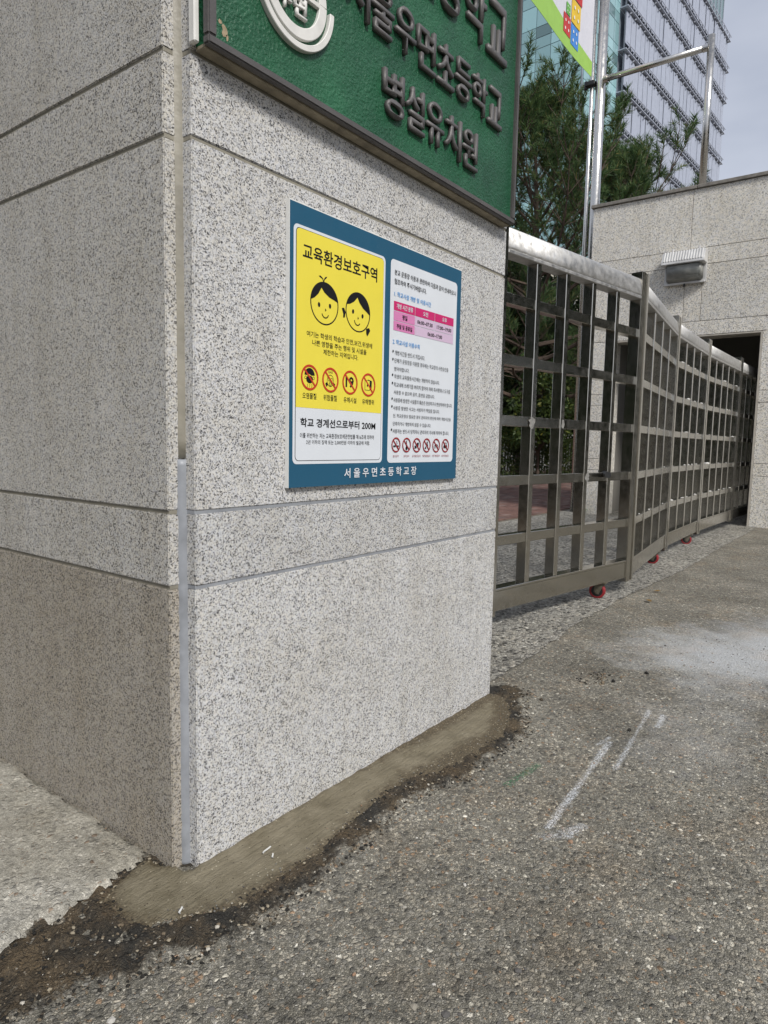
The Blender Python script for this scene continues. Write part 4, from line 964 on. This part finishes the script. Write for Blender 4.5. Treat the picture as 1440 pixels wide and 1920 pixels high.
# beige school block far behind the trees
M_scw = plain('beige_render', (.46, .43, .36), .85, var=.1, nscale=1.5); M_scg = NT('school_window_glass', (.06, .08, .09), .12, spec=.6).m; M_scf = plain('window_frame_white', (.6, .6, .58), .5)
sc = thing('school_building', 'beige school block glimpsed through the pine branches', 'building', at(29, 44), R(-60))
MB().box(-12, 12, 0, 10, 0, 11.2).build('wall', M_scw, sc); MB().box(-12.3, 12.3, -.3, 10.3, 11.205, 11.6).build('roof', M_scw, sc)
wp = wf = None
for fl in range(3):
    for i in range(8):
        x = -10.5+i*3.0; z = 1.1+fl*3.5
        if wf is None:
            wf = MB().box(-1.1, 1.1, -.06, -.005, 0, 1.9).build('window', M_scf, sc); wf.location = (x, 0, z)
            p0 = MB().box(-1.0, -.03, -.075, -.061, .1, 1.8).build('pane', M_scg, wf); p1 = MB().box(.03, 1.0, -.075, -.061, .1, 1.8).build('pane', M_scg, wf)
        else:
            w_ = link('window', wf.data, None, sc, (x, 0, z)); link('pane', p0.data, None, w_); link('pane', p1.data, None, w_)

# ================================================================== OFFICE TOWER
az0, d0 = 22.1, 60.0
TP = Vector((CAM.x+d0*math.cos(R(az0)), CAM.y+d0*math.sin(R(az0)), 0))
tower = thing('office_tower', 'tall office tower of teal glass and white louvre panels behind the pine', 'building', TP, R(-3.5))
M_tb = plain('tower_body_glass', (.20, .24, .28), .2, spec=.5, var=.2, nscale=.3)
def glass(name, col):
    g = NT(name, col, .08, spec=.8); oi = g.n('ShaderNodeObjectInfo'); c = g.ramp(oi.outputs['Random'], [(0, tuple(x*.75 for x in col)), (.75, tuple(x*1.15 for x in col)), (.87, tuple(x*.45 for x in col)), (1, tuple(x*.4 for x in col))], 'LINEAR'); g.color(c); return g.m
M_pane = glass('teal_glass', (.30, .50, .53)); M_mul = plain('mullion', (.15, .165, .20), .4); M_pan = plain('louvre_panel_hazy', (.36, .39, .47), .5, var=.06, nscale=2); M_trk = plain('catwalk_grey', (.27, .285, .33), .5); M_rl = plain('catwalk_hazy', (.36, .385, .46), .5)  # bluish distance haze is mixed into the louvre, catwalk and mullion colours
LB, FH, ZT = 37.6, 3.5, 49.6
MB().box(.0, LB, 0, 26, 0, 50.5).build('body', M_tb, tower)
MB().box(-.02, LB-.6, .02, 25, 50.505, 54.2).build('crown', M_pane, tower)
for i in range(30): MB().box(.6+i*1.25-.03, .6+i*1.25+.03, -.06, .018, 50.6, 54.15).build('mullion', M_rl, tower)
MB().box(-.1, LB-.5, -.1, 25, 54.205, 54.4).build('parapet', M_rl, tower)
rows = []; z = 15.0
while z < 47:
    for h in (1.75, .875, .875): rows.append((z, h)); z += h
gA, gB = {}, {}
for z, h in rows:
    if h not in gA:
        gA[h] = MB().box(-.05, -.002, .03, 1.36, .03, h-.03).mesh('pane'); gB[h] = MB().box(.03, 1.07, -.05, -.002, .03, h-.03).mesh('pane')
        gA[h].materials.append(M_pane); gB[h].materials.append(M_pane)
    for i in range(6):
        if 17 < z < 40: link('pane', gA[h], None, tower, (0, .1+i*1.39, z))
    for i in range(6): link('pane', gB[h], None, tower, (.2+i*1.10, 0, z))
# louvre panels floor by floor, with catwalk brackets between
x0 = 7.1; NBAY = 27; pw = (LB-x0)/NBAY
pm = MB().box(0, pw*.92, -.58, -.52, 0, FH-.92).mesh('louvre_panel'); pm.materials.append(M_pan)
ml = MB().box(-.10, -.02, -.9, -.75, -.3, FH-.5).mesh('mullion'); ml.materials.append(M_mul)
for f in range(9):
    zb = ZT-FH*(f+1)
    for i in range(NBAY):
        o = link('louvre_panel', pm, None, tower, (x0+i*pw, random.uniform(-.05, .05), zb+.70)); o.rotation_euler[2] = R(random.uniform(-2.5, 2.5))
    mb = MB()
    for i in range(NBAY+1): mb.add([], []); mb.box(x0+i*pw-.09, x0+i*pw-.03, -.5, -.4, zb, zb+FH)
    kind(mb.build('mullions', M_mul, tower), 'stuff')
for f in range(10):
    zb = ZT-FH*f
    MB().box(x0-.4, LB+.25, -.80, -.05, zb-.03, zb+.05).build('catwalk', M_rl, tower)
    MB().box(x0-.4, LB+.25, -.86, -.81, zb+.48, zb+.54).build('catwalk_rail', M_rl, tower)
    mb = MB()
    for i in range(NBAY):
        x = x0+i*pw
        for (xa, za, xb, zb2) in ((x, .05, x+pw*.35, .5), (x+pw*.35, .5, x+pw*.6, .12), (x+pw*.6, .12, x+pw*.9, .42)):
            mb.tube((xa, -.83, zb+za), (xb, -.83, zb+zb2), .045, n=4)
        mb.tube((x+pw*.5, -.7, zb-.03), (x+pw*.5, -.1, zb-.5), .045, n=4); mb.tube((x+pw*.2, -.72, zb-.42), (x+pw*.55, -.72, zb-.15), .05, n=4)
    kind(mb.build('brackets', M_trk, tower), 'stuff')
k = MB(); k.tube((LB-.9, .3, 54.4), (LB-.2, .0, 55.2), .06, n=6); k.tube((LB-.2, 0, 55.0), (LB+.5, -.2, 55.3), .12, n=6); k.build('roof_camera', M_rl, tower)

# ================================================================== SMALL THINGS ON THE GROUND
M_dry = leaf_material('dry_leaf', [(0, (.16, .085, .03)), (.5, (.24, .15, .05)), (1, (.30, .22, .09))], .15)
def dead_leaf(x, y, s, label):
    a = random.uniform(0, 6.28); mb = MB(); c, q = math.cos(a), math.sin(a)
    P = [(-1, 0, .1), (-.4, .42, .25), (.3, .36, .3), (1, 0, .12), (.3, -.36, .22), (-.4, -.42, .3), (0, 0, .02)]
    mb.add([(s*(c*u-q*v), s*(q*u+c*v), s*w) for u, v, w in P], [(0, 1, 6), (1, 2, 6), (2, 3, 6), (3, 4, 6), (4, 5, 6), (5, 0, 6)])
    o = mb.build('fallen_leaf', M_dry, None, recalc=False); o.location = (x, y, .008); return tag(o, label, 'leaf', 'fallen leaves near the gate')
dead_leaf(3.60, -.02, .035, 'pale dry fallen leaf just in front of the nearest red caster')
dead_leaf(3.95, .02, .030, 'brown curled fallen leaf right of the nearest red caster')
dead_leaf(-.125, .42, .016, 'small dark brown fallen leaf on the concrete beside the pillar')

wd = thing('weed', 'small bright green weed at the foot of the gatehouse corner', 'plant', (8.90, 2.46, 0))
mb = MB()
for i in range(26):
    a = random.uniform(0, 6.28); l = random.uniform(.06, .15); b2 = Vector((math.cos(a), math.sin(a), 0))
    p = b2*random.uniform(0, .05); sd = Vector((-b2.y, b2.x, 0))*.006
    m2 = p+b2*l*.5+Vector((0, 0, l*.6)); e2 = p+b2*l+Vector((0, 0, l*.5)); mb.add([p-sd, p+sd, m2+sd, m2-sd, e2], [(0, 1, 2, 3), (3, 2, 4)])
mb.build('blades', leaf_material('weed_green', [(0, (.05, .13, .02)), (1, (.12, .22, .04))]), wd, recalc=False)

M_scrap = plain('white_paper', (.55, .55, .53), .7)
for x, y, z, a, l, lab in ((.177, -.084, .010, .3, .016, 'larger white paper scrap on the mortar beside the pillar front'), (.172, -.113, .009, 1.2, .009, 'tiny white paper scrap on the mortar nearer the asphalt'), (-.082, -.100, .009, .9, .011, 'small white paper scrap on the mortar off the pillar corner')):
    mb = MB(); c, q = math.cos(a), math.sin(a); vs = []
    for i in range(6):
        u = (i/5-.5)*l*2; w = .0022*(1-.5*abs(i/5-.5)); b2 = .003*math.sin(i*.9)
        vs += [(c*u-q*(-w+b2), q*u+c*(-w+b2), .0012*abs(i-2.5)), (c*u-q*(w+b2), q*u+c*(w+b2), .0012*abs(i-2.5)+.001)]
    mb.add(vs, [(2*i, 2*i+2, 2*i+3, 2*i+1) for i in range(5)])
    o = mb.build('paper_scrap', M_scrap, None, recalc=False); o.location = (x, y, z); tag(o, lab, 'scrap', 'white scraps on the mortar')
